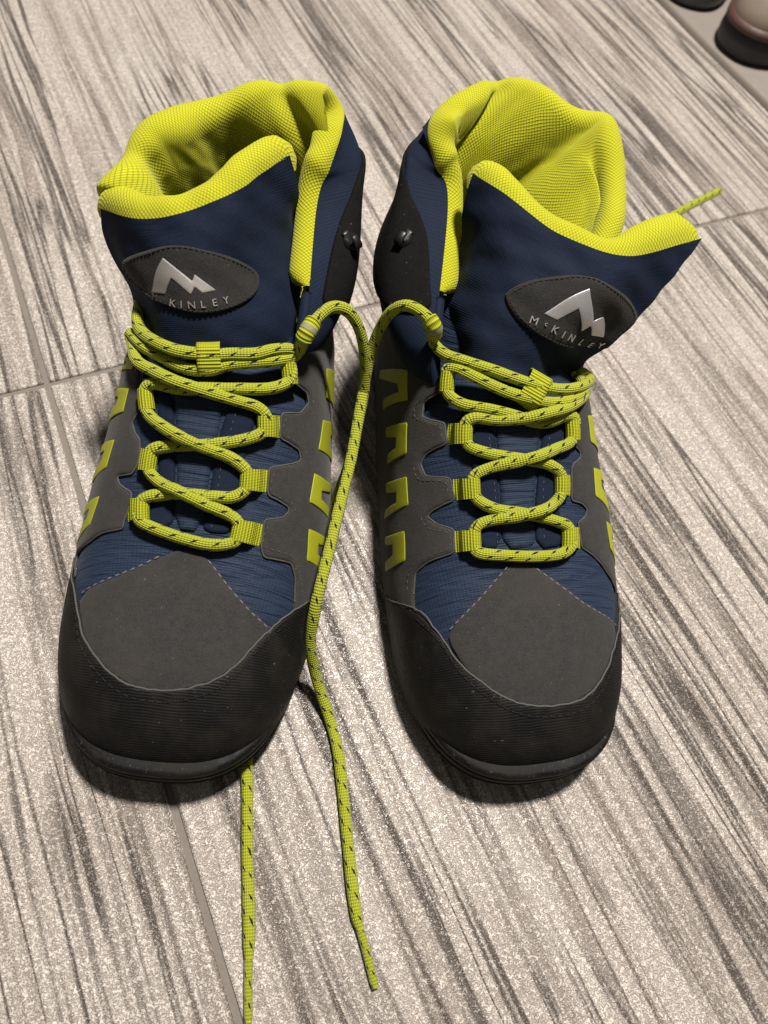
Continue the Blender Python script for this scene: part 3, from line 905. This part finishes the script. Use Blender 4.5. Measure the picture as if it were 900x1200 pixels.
    if 'mark' in d:
        panel('side_mark', s, s.poly(d['mark']), M['dull'], b.root, thick=0.0004, edge=0.0004, base=0.0021, res=0.0012, smooth_it=0)
    # ---- ankle patch with lace hook
    hp = panel('hook_patch', sh, sh.poly(d['hook_patch']), M['shaded_patch'], b.root, thick=0.0020, edge=0.0012, res=0.0026, smooth_it=1, base=0.0002)
    if 'hook_patch2' in d:
        panel('hook_patch', sh, sh.poly(d['hook_patch2']), M['patch'], b.root, thick=0.0020, edge=0.0012, res=0.0026, smooth_it=1, base=0.0002)
    for px, fd in d['hooks']:
        a = sh.pick(*px); c = sh.ev(a, 0.002)[0]; n = sh.nrm(a)[0]; n /= np.linalg.norm(n)
        up = np.array([0, 0, 1.0]); up = up - (up @ n) * n; up /= np.linalg.norm(up); sd = np.cross(up, n)
        prof = catmull(np.array([(0.0004, 0.0050), (0.0006, 0.001), (0.0007, -0.0022), (0.0015, -0.0040), (0.0030, -0.0044), (0.0042, -0.0026), (0.0044, 0.0000), (0.0040, 0.0014)]), 20)
        V = []
        for i, (x, y) in enumerate(prof):
            wdt = 0.0023 - 0.0009 * max(0, i - 12) / 7
            for j in range(5):
                qj = j / 4 - 0.5
                V.append(c + n * (x - 0.0005 * (2 * qj) ** 2) + up * y * fd + sd * wdt * 2 * qj)
        hk = mesh_obj('lace_hook', np.array(V), grid_faces(20, 5), M['black'], b.root); solidify(hk, 0.0009, 0)
        disc = [c + n * 0.0006]; 
        for k in range(16):
            t = 2 * math.pi * k / 16; disc.append(c + n * 0.0002 + 0.0040 * (math.cos(t) * up + math.sin(t) * sd))
        dm = mesh_obj('rivet', np.array(disc), [(0, 1 + k, 1 + (k + 1) % 16) for k in range(16)], M['black'], hk); solidify(dm, 0.0008, 0)
    # ---- webbing loops
    for lp, ep_ in d['loops']:
        webbing_loop(b, s, lp, ep_, 0.0098, b.root)
    # ---- badge
    bg = panel('badge', ts, ts.poly(d['badge']), M['patch'], b.root, thick=0.0018, edge=0.0010, res=0.0022, smooth_it=2)
    bpts = ts.poly(d['badge']); cen = bpts.mean(0)
    rim = catmull(chaikin(cen + (bpts - cen) * 0.93, 1), 260, closed=True)
    stitches([resample(ts.ev(rim, 0.00165), step=0.001)], bg, mat=M['patch'], name='badge_stitching', ln=0.0016, r=0.00033, gap=0.0007)
    panel('emblem', ts, ts.poly(d['emblem']), d['logo_mat'], bg, thick=0.0004, edge=0.0004, base=0.0015, res=0.0012, smooth_it=0)
    glyphs(ts, 'McKINLEY', d['letters'], d['logo_mat'], bg, 0.0019, d['letter_size'], letters_small=(1,), glare_hidden=d.get('glare_hidden', ()))
    # ---- lace
    def top_hit(px, py, h):
        r = ray(px, py); r = r / np.linalg.norm(r); best = None
        for sf in (s, ts):
            loc, n, k, dist = sf.bvh.ray_cast(Vector(EYE), Vector(r))
            if loc is not None and (best is None or dist < best[0]): best = (dist, sf, k, np.array(loc))
        if best is None: return s.ev(s.pick(px, py), h)[0]
        _, sf, k, loc = best
        n = sf.nrm(sf.bary(k, loc))[0]
        return loc + n / np.linalg.norm(n) * h
    def lp3(p):
        if p[0] == 'w': return at(*p[1:])
        if p[0] == 't': return top_hit(p[1], p[2], p[3])
        if p[0] == 's': return sh.ev(sh.pick(p[1], p[2]), p[3])[0]
        return top_hit(p[0], p[1], p[2])
    rl = 0.0027
    path = spline(np.array([lp3(p) for p in d['lace']]), 0.0011)
    n_ = len(path); rad = np.full(n_, rl) * (1 + 0.05 * np.sin(np.arange(n_) * 0.21) * np.sin(np.arange(n_) * 0.053))
    L = arclen(path); tip = 0.021
    core = L > tip
    flat = np.where(L < tip + 0.006, 0.62 + 0.38 * np.clip((L - tip) / 0.006, 0, 1), 1.0)
    V, F, U = tube(path[core], (rad * flat)[core], 14)
    la = mesh_obj('shoelace', V, F, M['lace'], b.root, uv=U)
    tp = path[L <= tip + 0.0015]
    V, F, U = tube(tp, 0.00178 * np.where(np.arange(len(tp)) < 2, 0.85, 1), 12)
    mesh_obj('aglet', V, F, M['aglet'], la, uv=U)
    for seg in d.get('more_lace', []):
        P2 = spline(np.array([lp3(p) for p in seg]), 0.0015)
        V, F, U = tube(P2, rl, 12); mesh_obj('lace_end', V, F, M['lace'], la, uv=U)
    # sleeve of webbing round the cord, and the keeper on the tongue
    i0 = int(np.argmin(np.linalg.norm(path - lp3(d['sleeve']), axis=1)))
    w = 4
    V, F, U = tube(path[i0 - w:i0 + w + 1], 0.0039, 16, cap=True); mesh_obj('lace_sleeve', V, F, M['web'], b.root, uv=U[:, ::-1] * np.array([0.024, 1.0]))
    V, F, U = tube(path[i0 - 1:i0 + 2], 0.00405, 16, cap=False); mesh_obj('sleeve_band', V, F, M['worn'], b.root)
    keeper(b, d, ts, s, lp3)
    fr = []
    for k in range(14):
        p0 = sh.ev(np.array([[0.565, d['edge_s']]]), -0.003)[0] + rng.normal(size=3) * 0.0012
        q = [p0]
        dv = rng.normal(size=3) * 0.0005 + np.array([0, -0.0004, -0.0002])
        for j in range(4): q.append(q[-1] + dv + rng.normal(size=3) * 0.0005)
        fr.append(tube(spline(np.array(q), 0.0006), 0.00013, 5))
    V, F, U = join(fr); o = mesh_obj('frayed_threads', V, F, M['fuzz'], b.root, uv=U); o['kind'] = 'stuff'

def keeper(b, d, ts, s, lp3):
    """webbing keeper across the cords on the tongue"""
    top, bot = (lp3(p) for p in d['keeper'])
    ax = bot - top; L = np.linalg.norm(ax); ax /= L
    view = EYE - (top + bot) / 2; n = view - (view @ ax) * ax; n /= np.linalg.norm(n)
    n = n * 0.6 + np.array([0, -0.5, 0.5]); n -= (n @ ax) * ax; n /= np.linalg.norm(n)
    sd = np.cross(ax, n)
    prof = [(-0.10, -0.0065), (-0.03, -0.003), (0.02, 0.0012), (0.12, 0.0030), (0.3, 0.0036), (0.5, 0.0034), (0.7, 0.0036), (0.88, 0.0030), (0.98, 0.0010), (1.03, -0.003), (1.1, -0.0065)]
    pr = catmull(np.array(prof), 60); V = []; U = []
    ss = arclen(pr * np.array([L, 1]))
    W = d.get('keeper_w', 0.0098)
    for i, (x, y) in enumerate(pr):
        for j in range(6):
            q = j / 5 - 0.5
            V.append(top + ax * (x * L) + n * (y + d.get('keeper_h', 0.0015)) + sd * W * q); U.append((q * W, ss[i]))
    o = mesh_obj('lace_keeper', np.array(V), grid_faces(60, 6), M['web'], b.root, uv=np.array(U)); solidify(o, 0.0008, 0)
M['glare_hidden'] = mat_plain('glare_dimmed_print', (0.05, 0.047, 0.043), 0.8)  # intact print, colour darkened to stand in for the glare hiding the letters
M['shaded_patch'] = mat_suede('shaded_charcoal_nubuck', (0.0032, 0.0032, 0.0032), (0.0085, 0.0083, 0.008), 0.0, 0.08)  # charcoal nubuck with the shade between the boots put into its colour
M['edge2'] = mat_plain('worn_suede_edge', (0.075, 0.070, 0.064), 0.9, nscale=700, amt=0.5)
M['worn'] = mat_plain('worn_band', (0.30, 0.29, 0.17), 0.7, nscale=1500, amt=0.5)
M['aglet'] = mat_lace('lime_cord_under_film')
M['aglet'].node_tree.nodes['Principled BSDF'].inputs['Coat Weight'].default_value = 1.0
M['aglet'].node_tree.nodes['Principled BSDF'].inputs['Coat Roughness'].default_value = 0.06

def gauss_pads(items, base=1.0):
    def f(q):
        q = np.atleast_2d(q); v = np.full(len(q), base)
        for (sc, w, a, tilt) in items: v = v + a * np.exp(-((q[:, 1] - sc - tilt * (q[:, 0] - 0.8)) / w) ** 2)
        return np.clip(v, 0.35, 2.2)
    return f
# ------------------------------------------------------------------ the boot on the left of the picture
k4 = lambda pts: tr(140, 380, 4.09, pts)
def lz(ox, oy, s, pts):
    return [(ox + p[0] / s, oy + p[1] / s, p[2]) for p in pts]
O1, O2 = 0.0036, 0.0082
DL = dict(
    rand=[(77, 652), (89, 670), (93, 702), (100, 743), (123, 779), (155, 802), (200, 808), (246, 798), (278, 777), (310, 741), (337, 718), (367, 697)],
    vamp=[(191, 652), (150, 672), (94, 699), (96, 725), (102, 755), (125, 788), (157, 812), (200, 818), (248, 808), (282, 785), (312, 752), (322, 738), (305, 727), (268, 688), (241, 650), (215, 642)],
    overlay=dict(
        right=[(352, 405), (344, 430), (344, 449), (358, 460), (360, 473), (351, 484), (329, 484), (327, 513), (349, 527), (351, 540), (340, 544), (316, 547), (313, 580), (336, 593), (338, 598), (331, 607), (309, 609),
               (305, 642), (309, 653), (340, 660), (345, 678), (344, 705), (344, 722), (366, 705), ('g', .075, .97), ('g', .14, .97), ('g', .19, .85), ('g', .222, .6), (398, 352), (372, 370)],
        left=[(167, 435), (166, 460), (164, 482), (156, 495), (159, 507), (165, 515), (165, 532), (161, 547), (156, 556), (139, 558), (141, 568), (155, 577), (155, 590), (147, 610), (145, 620), (122, 625), (105, 637), (92, 652), (90, 676), (80, 660),
              ('g', .075, -.97), ('g', .14, -.97), ('g', .19, -.85), ('g', .215, -.55), (160, 420)]),
    tabs=[tr(320, 380, 3.75, p) for p in (
        [(220, 195), (325, 212), (322, 255), (258, 262), (258, 300), (298, 330), (298, 372), (220, 325)],
        [(205, 420), (250, 435), (275, 462), (272, 495), (238, 490), (232, 535), (255, 575), (255, 615), (185, 550)],
        [(168, 655), (215, 685), (240, 705), (237, 738), (198, 732), (198, 770), (230, 810), (225, 850), (147, 780)],
        [(145, 898), (190, 920), (218, 940), (215, 970), (185, 968), (183, 1010), (205, 1040), (198, 1080), (135, 1035)])],
    brackets=[(tuple(tr(60, 420, 4, p)), -1) for p in (((413, 10), (395, 55)), ((380, 145), (353, 255)), ((313, 385), (275, 515)), ((242, 648), (200, 780)))],
    trim=[k4([(185, 330), (262, 330), (265, 500), (270, 700), (262, 850), (258, 985), (130, 965), (140, 890), (180, 800), (190, 600)]),
          k4([(525, 380), (660, 400), (640, 520), (600, 640), (585, 760), (560, 900), (545, 1010), (400, 1000), (405, 930), (440, 760), (470, 560)])],
    pad=k4([(262, 250), (520, 250), (480, 500), (430, 750), (395, 1000), (258, 990), (275, 700), (268, 450)]),
    stitch=[[(97, 696), (150, 670), (190, 651)], [(243, 655), (268, 688), (292, 716), (312, 735)]],
    stitch_overlay=[[(334, 488), (331, 508), (353, 524), (356, 536)], [(320, 552), (317, 577), (340, 590), (344, 599)], [(313, 614), (309, 640), (343, 656), (352, 700)], [(352, 445), (364, 462), (362, 478)]],
    stitch_trim=[k4([(560, 420), (530, 520), (500, 600), (480, 740), (455, 900), (440, 990)])],
    hook_patch=[(431, 179), (423, 184), (412, 225), (401, 251), (390, 285), (381, 328), (376, 356), (386, 368), (408, 362), ('g', .3, .33), ('g', .7, .33), ('g', .9, .30)],
    hooks=[((408, 284), 1.0)],
    loops=[tuple(k4(p)) for p in (((795, 240), (842, 238)), ((690, 490), (772, 492)), ((612, 745), (710, 752)), ((572, 990), (682, 1012)), ((148, 365), (108, 375)), ((158, 655), (90, 645)), ((120, 890), (38, 895)))],
    tongue=[[(180, 470, .075), (205, 480, .088), (242, 480, .0935), (280, 478, .089), (318, 465, .078)],
            [(172, 422, .087), (198, 418, .1035), (242, 414, .1095), (288, 412, .1055), (345, 398, .0945)],
            [(157, 348, .104), (184, 355, .120), (232, 356, .126), (292, 345, .122), (349, 330, .108)],
            [(124, 285, .123), (165, 300, .134), (225, 302, .139), (290, 283, .137), (347, 260, .121)],
            [(116, 246, .140), (164, 257, .147), (220, 247, .151), (282, 221, .153), (342, 183, .153)]],
    tongue_edge=[(.93, 0), (.97, 0), (1, .04), (1, .25), (1, .5), (1, .75), (1, .97), (.985, 1), (.95, 1)],
    pads=gauss_pads([(.30, .035, -.30, .05), (.50, .04, -.14, -.1), (.66, .10, .32, 0), (.82, .03, -.30, .1), (.91, .06, .22, 0)]),
    badge=[(142, 311), (170, 293), (205, 284), (250, 294), (295, 312), (305, 325), (300, 345), (280, 360), (240, 368), (205, 362), (170, 342)],
    emblem=tr(130, 270, 4.737, [(298, 150), (452, 285), (465, 245), (577, 335), (505, 352), (465, 318), (448, 358), (345, 265), (315, 352), (243, 345)]),
    letters=tr(130, 270, 4.737, [(262, 372), (312, 390), (355, 405), (402, 411), (455, 413), (510, 411), (567, 404), (626, 392)]),
    letter_size=0.0042, logo_mat=M['dull'],
    collar_edge=[(0.56, 0.0), (0.7, 0.0), (0.86, 0.0), (0.96, 0.012), (1, .055), (1, .2), (1, .35), (1, .5), (1, .65), (1, .76), (1, .86), (1, .93), (.985, .965)], edge_s=0.0, n_inner=dict(right=22, left=19),
    shift=.008, bulge={1: .0075, 2: .0095, 3: .005}, bulge_top={1: .005, 2: .007, 3: .003}, mark=[(79, 684), (84, 681), (83, 698), (80, 712), (76, 720), (77, 702)], glare_hidden=(0, 1), 
    sleeve=('w', 362, 386, .1175), fray=('w', 338, 346, .116), keeper=(('t', 244, 402, .001), ('t', 247, 437, .001)), 
)
S = lambda pts: lz(140, 380, 4.09, pts)
def T_(pts, kind='t'):
    return [(kind, 140 + p[0] / 4.09, 380 + p[1] / 4.09, p[2]) for p in pts]
DL['lace'] = ([('w', 291, 1199, .0022), ('w', 291, 1150, .0026), ('w', 292, 1085, .0027), ('w', 290, 1000, .0027), ('w', 290, 930, .0027), ('w', 291, 880, .0027), ('w', 310, 815, .0027), ('w', 338, 745, .003), ('w', 362, 680, .004), ('w', 376, 640, .008),
               ('w', 392, 590, .02), ('w', 408, 545, .038), ('w', 420, 495, .060), ('w', 428, 440, .084), ('w', 424, 395, .104), ('w', 410, 367, .116), ('w', 390, 360, .120)]
    + [('w', 371, 374, .119), ('w', 358, 393, .116)] + T_([(820, 150, .004), (740, 178, .004), (640, 188, .004), (520, 202, .0035), (430, 212, .0035), (330, 198, .0035), (220, 163, .0035), (140, 112, .004), (95, 60, .004)])
    + T_([(95, 105, .003)]) + S([(135, 190, .006), (200, 235, .006), (300, 285, O2), (420, 325, O2 - .002), (560, 368, O1), (650, 398, O1), (690, 440, O1), (692, 490, .003), (665, 530, O1), (590, 557, O1), (480, 575, O1 - .0002), (380, 582, .0030), (280, 585, .0028), (200, 597, O1), (160, 620, .003),
         (152, 655, .003), (160, 710, O1), (220, 768, O1 + .001), (300, 805, O2), (420, 868, O2 - .002), (520, 912, O1), (565, 950, O1), (572, 995, .003), (550, 1045, O1), (450, 1060, O1), (330, 1035, O1), (200, 990, O1), (115, 945, O1), (108, 890, .003), (135, 840, O1),
         (200, 822, O1), (290, 812, .0028), (380, 820, .0030), (460, 828, O1), (545, 830, O1), (600, 795, O1), (615, 745, .003), (595, 690, O1), (520, 635, O1), (400, 590, O2 - .002), (300, 540, O2), (200, 475, O1 + .001), (155, 425, O1), (143, 370, .003), (150, 318, O1), (190, 292, O1), (290, 312, .0030), (400, 312, .0030), (560, 313, O1), (700, 312, O1), (780, 285, O1), (800, 240, .004)])
    + T_([(800, 170, .002), (795, 128, .004), (720, 130, .0055), (640, 152, .006), (540, 152, .005), (430, 140, .0045), (310, 118, .0045), (220, 82, .0045), (150, 35, .004), (118, -30, .003)]) + [('w', 164, 352, .102), ('w', 165, 335, .092), ('w', 172, 318, .086)])
prop(LB.root, 'navy and grey lace-up hiking boot whose cord end lies trapped under its own toe', 'boot', 'pair of hiking boots')

# ------------------------------------------------------------------ the boot on the right of the picture
q4 = lambda pts: tr(500, 380, 4.0, pts)
DR = dict(
    rand=[(455, 698), (488, 713), (512, 737), (539, 776), (570, 803), (605, 822), (644, 826), (683, 816), (706, 787), (720, 741), (728, 706), (733, 694)],
    vamp=[(597, 660), (572, 690), (524, 742), (530, 762), (560, 805), (600, 832), (645, 836), (690, 824), (712, 792), (722, 735), (690, 712), (650, 680), (624, 662), (610, 655)],
    overlay=dict(
        left=[(514, 400), (514, 424), (516, 460), (498, 472), (496, 488), (506, 492), (522, 496), (525, 520), (500, 532), (494, 544), (500, 558), (528, 560), (533, 586), (508, 598), (502, 606), (512, 614), (532, 620), (533, 648), (500, 660), (488, 672), (486, 696), (487, 722), (457, 704),
              ('g', .075, -.97), ('g', .14, -.97), ('g', .19, -.85), ('g', .222, -.6), (470, 352), (495, 366)],
        right=[(672, 467), (674, 492), (670, 520), (679, 530), (679, 537), (669, 545), (669, 587), (682, 591), (687, 597), (685, 605), (676, 612), (681, 642), (695, 652), (712, 675), (724, 694), (725, 715), (733, 700),
               ('g', .075, .97), ('g', .14, .97), ('g', .19, .85), ('g', .215, .55), (688, 452)]),
    tabs=[tr(320, 380, 3.75, p) for p in (
        [(485, 203), (605, 203), (605, 335), (497, 378), (497, 335), (567, 300), (562, 262), (480, 240)],
        [(510, 455), (603, 432), (600, 570), (517, 615), (517, 575), (553, 545), (555, 497), (510, 497)],
        [(512, 700), (600, 670), (607, 795), (503, 857), (510, 815), (555, 785), (555, 738), (512, 742)],
        [(508, 935), (590, 908), (593, 1040), (508, 1087), (508, 1045), (540, 1015), (540, 968), (508, 970)])],
    brackets=[(tuple(tr(650, 420, 4, p)), 1) for p in (((140, 270), (155, 395)), ((168, 515), (178, 648)), ((227, 765), (245, 893)))],
    trim=[q4([(200, 480), (325, 480), (330, 700), (345, 850), (355, 1050), (240, 1060), (235, 900), (215, 700)]),
          q4([(545, 480), (640, 470), (630, 620), (605, 760), (625, 900), (650, 1040), (510, 1060), (505, 880), (520, 700)])],
    pad=q4([(325, 430), (540, 430), (520, 650), (505, 880), (510, 1070), (355, 1060), (345, 850), (330, 650)]),
    stitch=[[(527, 739), (560, 704), (596, 662)], [(626, 665), (660, 690), (690, 712), (720, 734)]],
    stitch_overlay=[[(498, 468), (490, 476), (490, 490), (516, 500), (519, 516)], [(494, 534), (488, 546), (494, 562), (522, 565), (526, 584)], [(502, 600), (496, 608), (506, 620), (526, 625), (527, 643), (498, 655), (482, 672), (480, 695)]],
    stitch_trim=[q4([(290, 520), (310, 700), (325, 900), (330, 1040)]), q4([(570, 520), (545, 700), (540, 900), (545, 1030)])],
    hook_patch=[(461, 179), (466, 186), (481, 225), (494, 257), (502, 281), (504, 335), (507, 358), (497, 368), (466, 362), ('g', .3, .67), ('g', .7, .67), ('g', .9, .70)],
    hooks=[((474, 282), 1.0)],
    loops=[tuple(q4(p)) for p in (((110, 275), (72, 275)), ((185, 515), (104, 515)), ((218, 770), (133, 776)), ((220, 1015), (128, 1020)), ((663, 500), (697, 500)), ((617, 755), (670, 756)), ((650, 1000), (720, 1004)))],
    tongue=[[(520, 470, .078), (560, 480, .090), (600, 485, .0985), (640, 480, .092), (676, 460, .080)],
            [(522, 425, .090), (556, 428, .106), (600, 425, .112), (640, 425, .108), (684, 425, .094)],
            [(527, 350, .106), (568, 368, .121), (625, 380, .125), (680, 385, .122), (722, 398, .112)],
            [(541, 268, .129), (580, 298, .1385), (640, 325, .141), (705, 343, .138), (772, 342, .130)],
            [(553, 203, .151), (590, 226, .154), (655, 273, .151), (735, 300, .148), (822, 279, .147)]],
    tongue_edge=[(.93, 0), (.97, 0), (1, .03), (1, .25), (1, .5), (1, .75), (1, .93), (.99, .985), (.975, 1)],
    pads=gauss_pads([(.30, .07, .10, 0), (.44, .05, -.08, .1), (.55, .08, .08, 0), (.70, .035, -.30, .05), (.80, .06, .10, 0), (.10, .12, -.12, 0)]),
    badge=[(588, 350), (600, 336), (640, 325), (690, 321), (718, 335), (747, 366), (753, 382), (735, 405), (705, 413), (660, 408), (615, 385)],
    emblem=tr(570, 310, 4.5, [(540, 125), (300, 258), (365, 290), (478, 228), (490, 342), (540, 312), (542, 360), (608, 375), (606, 265), (553, 290)]),
    letters=tr(570, 310, 4.5, [(249, 297), (308, 317), (352, 341), (394, 364), (434, 379), (487, 395), (541, 407), (594, 413)]),
    letter_size=0.0048, logo_mat=M['silver'],
    sleeve=('w', 509, 385, .1185), fray=('w', 538, 366, .117), keeper=(('t', 632, 440, .001), ('t', 614, 474, .001)), collar_edge=[(.80, .01), (.90, .02), (.96, .03), (.995, .06), (1, .12), (1, .2), (1, .35), (1, .5), (1, .65), (1, .8), (1, .945), (0.96, .988), (.86, 1), (.7, 1), (.56, 1)], edge_s=1.0, n_inner=dict(left=21, right=15), shift=-.005, bulge={-2: -.0085, -3: -.0095, -4: -.005, 1: .002, 2: .003}, bulge_top={-2: -.006, -3: -.007, -4: -.003, 1: .002, 2: .002}, tmod=lambda q: 1 + 0.45 * np.clip((np.atleast_2d(q)[:, 1] - 0.7) / 0.25, 0, 1), keeper_w=.0105, keeper_h=.002,
)
Q = lambda pts: lz(500, 380, 4.0, pts)
def U_(pts, kind='t'):
    return [(kind, 500 + p[0] / 4.0, 380 + p[1] / 4.0, p[2]) for p in pts]
DR['lace'] = ([('w', 440, 1158, .0022), ('w', 428, 1110, .0026), ('w', 417, 1068, .0027), ('w', 410, 1010, .0027), ('w', 402, 930, .0027), ('w', 396, 880, .0027), ('w', 385, 838, .004), ('w', 371, 795, .014), ('w', 364, 755, .032), ('w', 369, 715, .047), ('w', 377, 680, .054),
               ('w', 387, 640, .057), ('w', 399, 590, .060), ('w', 411, 540, .064), ('w', 422, 480, .072), ('w', 432, 425, .084), ('w', 443, 390, .098), ('w', 458, 366, .112), ('w', 476, 358, .120), ('w', 495, 367, .121), ('w', 508, 383, .119)]
    + U_([(60, 95, .004), (110, 150, .004), (190, 182, .004), (300, 222, .0045), (400, 258, .0045), (500, 292, .0045), (600, 312, .005), (680, 300, .005), (740, 262, .003), (770, 215, -.001)])
    + U_([(768, 262, -.001), (712, 332, .003)]) + Q([(630, 392, .006), (530, 422, O2), (430, 446, O2 - .002), (330, 452, O1), (235, 440, O1), (190, 465, O1), (184, 515, .003), (205, 575, O1), (290, 608, O1), (390, 625, .0030), (480, 640, .0030), (545, 655, O1), (605, 695, O1), (615, 755, .003), (610, 800, O1), (570, 850, O1), (490, 882, O2), (400, 905, O2 - .002), (300, 920, O1), (235, 950, O1), (218, 1015, .003), (240, 1070, O1), (350, 1085, O1), (500, 1090, O1), (610, 1078, O1), (655, 1040, O1), (655, 1000, .003), (640, 950, O1), (590, 925, O1), (520, 905, .0030), (430, 885, .0030), (320, 868, O1), (240, 825, O1), (217, 770, .003), (225, 710, O1), (300, 672, O1), (400, 648, O2 - .002), (490, 622, O2), (590, 585, O1), (650, 555, O1), (667, 500, .003), (665, 445, O1), (625, 432, O1), (560, 460, O1), (500, 462, .003), (400, 430, .003), (290, 402, O1), (180, 380, O1), (120, 335, O1), (108, 275, .003), (112, 218, O1), (150, 212, O1)])
    + U_([(200, 235, .004), (280, 280, .004), (370, 322, .004), (460, 350, .004), (560, 372, .005), (640, 362, .005), (712, 312, .003), (772, 240, -.002), (790, 200, -.006)]))
DR['more_lace'] = [[('w', 738, 286, .052), ('w', 760, 270, .050), ('w', 800, 246, .046), ('w', 842, 224, .044)]]
prop(RB_.root, 'navy and grey lace-up hiking boot with its tongue flared out and a bright silver emblem', 'boot', 'pair of hiking boots')

build_boot(LB, DL)
build_boot(RB_, DR)

# ------------------------------------------------------------------ far corner: a mat with two more shoes standing on it
def mat_slab():
    a0 = 0.652; z1 = 0.006
    prof = [(a0, 0.0), (a0 + 0.0006, 0.004), (a0 + 0.003, z1), (a0 + 0.6, z1)]
    V = []; n = 60
    for a, z in prof:
        for j in range(n):
            bb = -0.35 + 1.3 * j / (n - 1)
            V.append(floor_pt(a + 0.0012 * math.sin(bb * 23) * (1 if a < a0 + .1 else 0), bb, z + 0.0002))
    o = mesh_obj('mat', np.array(V), grid_faces(len(prof), n, flip=True), M['mat_pad'])
    prop(o, 'smooth taupe shoe mat lying along the far right edge of the tiles', 'mat')
mat_slab()
def simple_shoe(name, toe, yaw, length, width, mats, height, sole_h, band=True):
    root = bpy.data.objects.new(name, None); COL.objects.link(root)
    org = np.array([*toe, 0.0065]); root.location = org; root.empty_display_size = 0.02; ORG[root.name] = org
    c, s_ = math.cos(yaw), math.sin(yaw); ax = np.array([c, s_, 0]); ay = np.array([-s_, c, 0])
    n = 72
    def outline(off, z):
        out = []
        for k in range(n):
            t = 2 * math.pi * k / n
            x = math.sin(t); y = -math.cos(t)
            r = (abs(x) ** 2.4 + abs(y) ** 2.4) ** (-1 / 2.4)
            yy = length * 0.5 * (1 + y * r)
            w = np.interp(yy / length, [0, .25, .5, .8, 1], [1, 1, .84, .78, .78])
            out.append(org + ax * ((width * 0.5 * w + off) * x * r) + ay * (yy - off * math.cos(t)) + np.array([0, 0, z]))
        return out
    def rings(name2, prof, mat, cap=False):
        V = [p for off, z in prof for p in outline(off, z)]
        F = grid_faces(len(prof), n, closed_v=True)
        if cap: F.append(tuple(range((len(prof) - 1) * n, len(prof) * n)))
        return mesh_obj(name2, np.array(V), F, mat, root)
    rings('outsole', [(-.004, 0), (0, .003), (.002, .010), (.001, sole_h), (-.003, sole_h + .001)], mats[0])
    if band: rings('welt', [(-.003, sole_h - .001), (.0022, sole_h + .001), (.0022, sole_h + .006), (-.003, sole_h + .008)], mats[1])
    top = sole_h + (0.006 if band else 0)
    # upper: rises from the toe to the collar
    V = []; m = 16
    for k in range(m + 1):
        q = k / m
        for i, p in enumerate(outline(-.002, 0)):
            loc = p - org; yy = loc @ ay; xx = loc @ ax
            hh = np.interp(yy / length, [0, .12, .3, .5, .62, 1], [.62, .72, .82, .95, 1, 1]) * height
            a = q * math.pi / 2
            sx = 1 - (1 - math.cos(a)) * (0.62 if yy < length * .6 else 0.32)
            ys = length * 0.56
            y2 = ys + (yy - ys) * (1 - (1 - math.cos(a)) * (0.55 if yy < ys else 0.12))
            V.append(org + ax * (xx * sx) + ay * y2 + np.array([0, 0, top + hh * math.sin(a)]))
    mesh_obj('shoe_upper', np.array(V), grid_faces(m + 1, n, closed_v=True), mats[2], root)
    # toe cap seam
    seam = []
    for k in range(40):
        t = -1.25 + 2.5 * k / 39
        xx = width * 0.46 * math.sin(t) ; yy = length * 0.20 + length * 0.06 * math.cos(t)
        a = math.acos(min(1, abs(math.sin(t)) * 0.98)) 
        hh = np.interp(yy / length, [0, .12, .3], [.62, .72, .82]) * height
        seam.append(org + ax * xx * 0.98 + ay * yy + np.array([0, 0, top + hh * math.sin(a) * 0.97]))
    V, F, U = tube(spline(np.array(seam), .003), .0012, 6); mesh_obj('toe_seam', V, F, mats[1], root)
    return root
p = at(848, 74)
sh1 = simple_shoe('low_shoe', (p[0], p[1]), R(-58), 0.27, 0.10, (M['darksole'], M['redband'], M['tan']), 0.052, 0.022)
prop(sh1, 'tan leather shoe with black sole at the top right corner', 'shoe')
p = at(808, 20)
sh2 = simple_shoe('low_shoe', (p[0], p[1]), R(-12), 0.27, 0.095, (M['greyshoe'], M['greyshoe'], M['greyshoe']), 0.05, 0.022, band=False)
prop(sh2, 'dark grey shoe cut off by the top edge, left of the tan shoe', 'shoe')
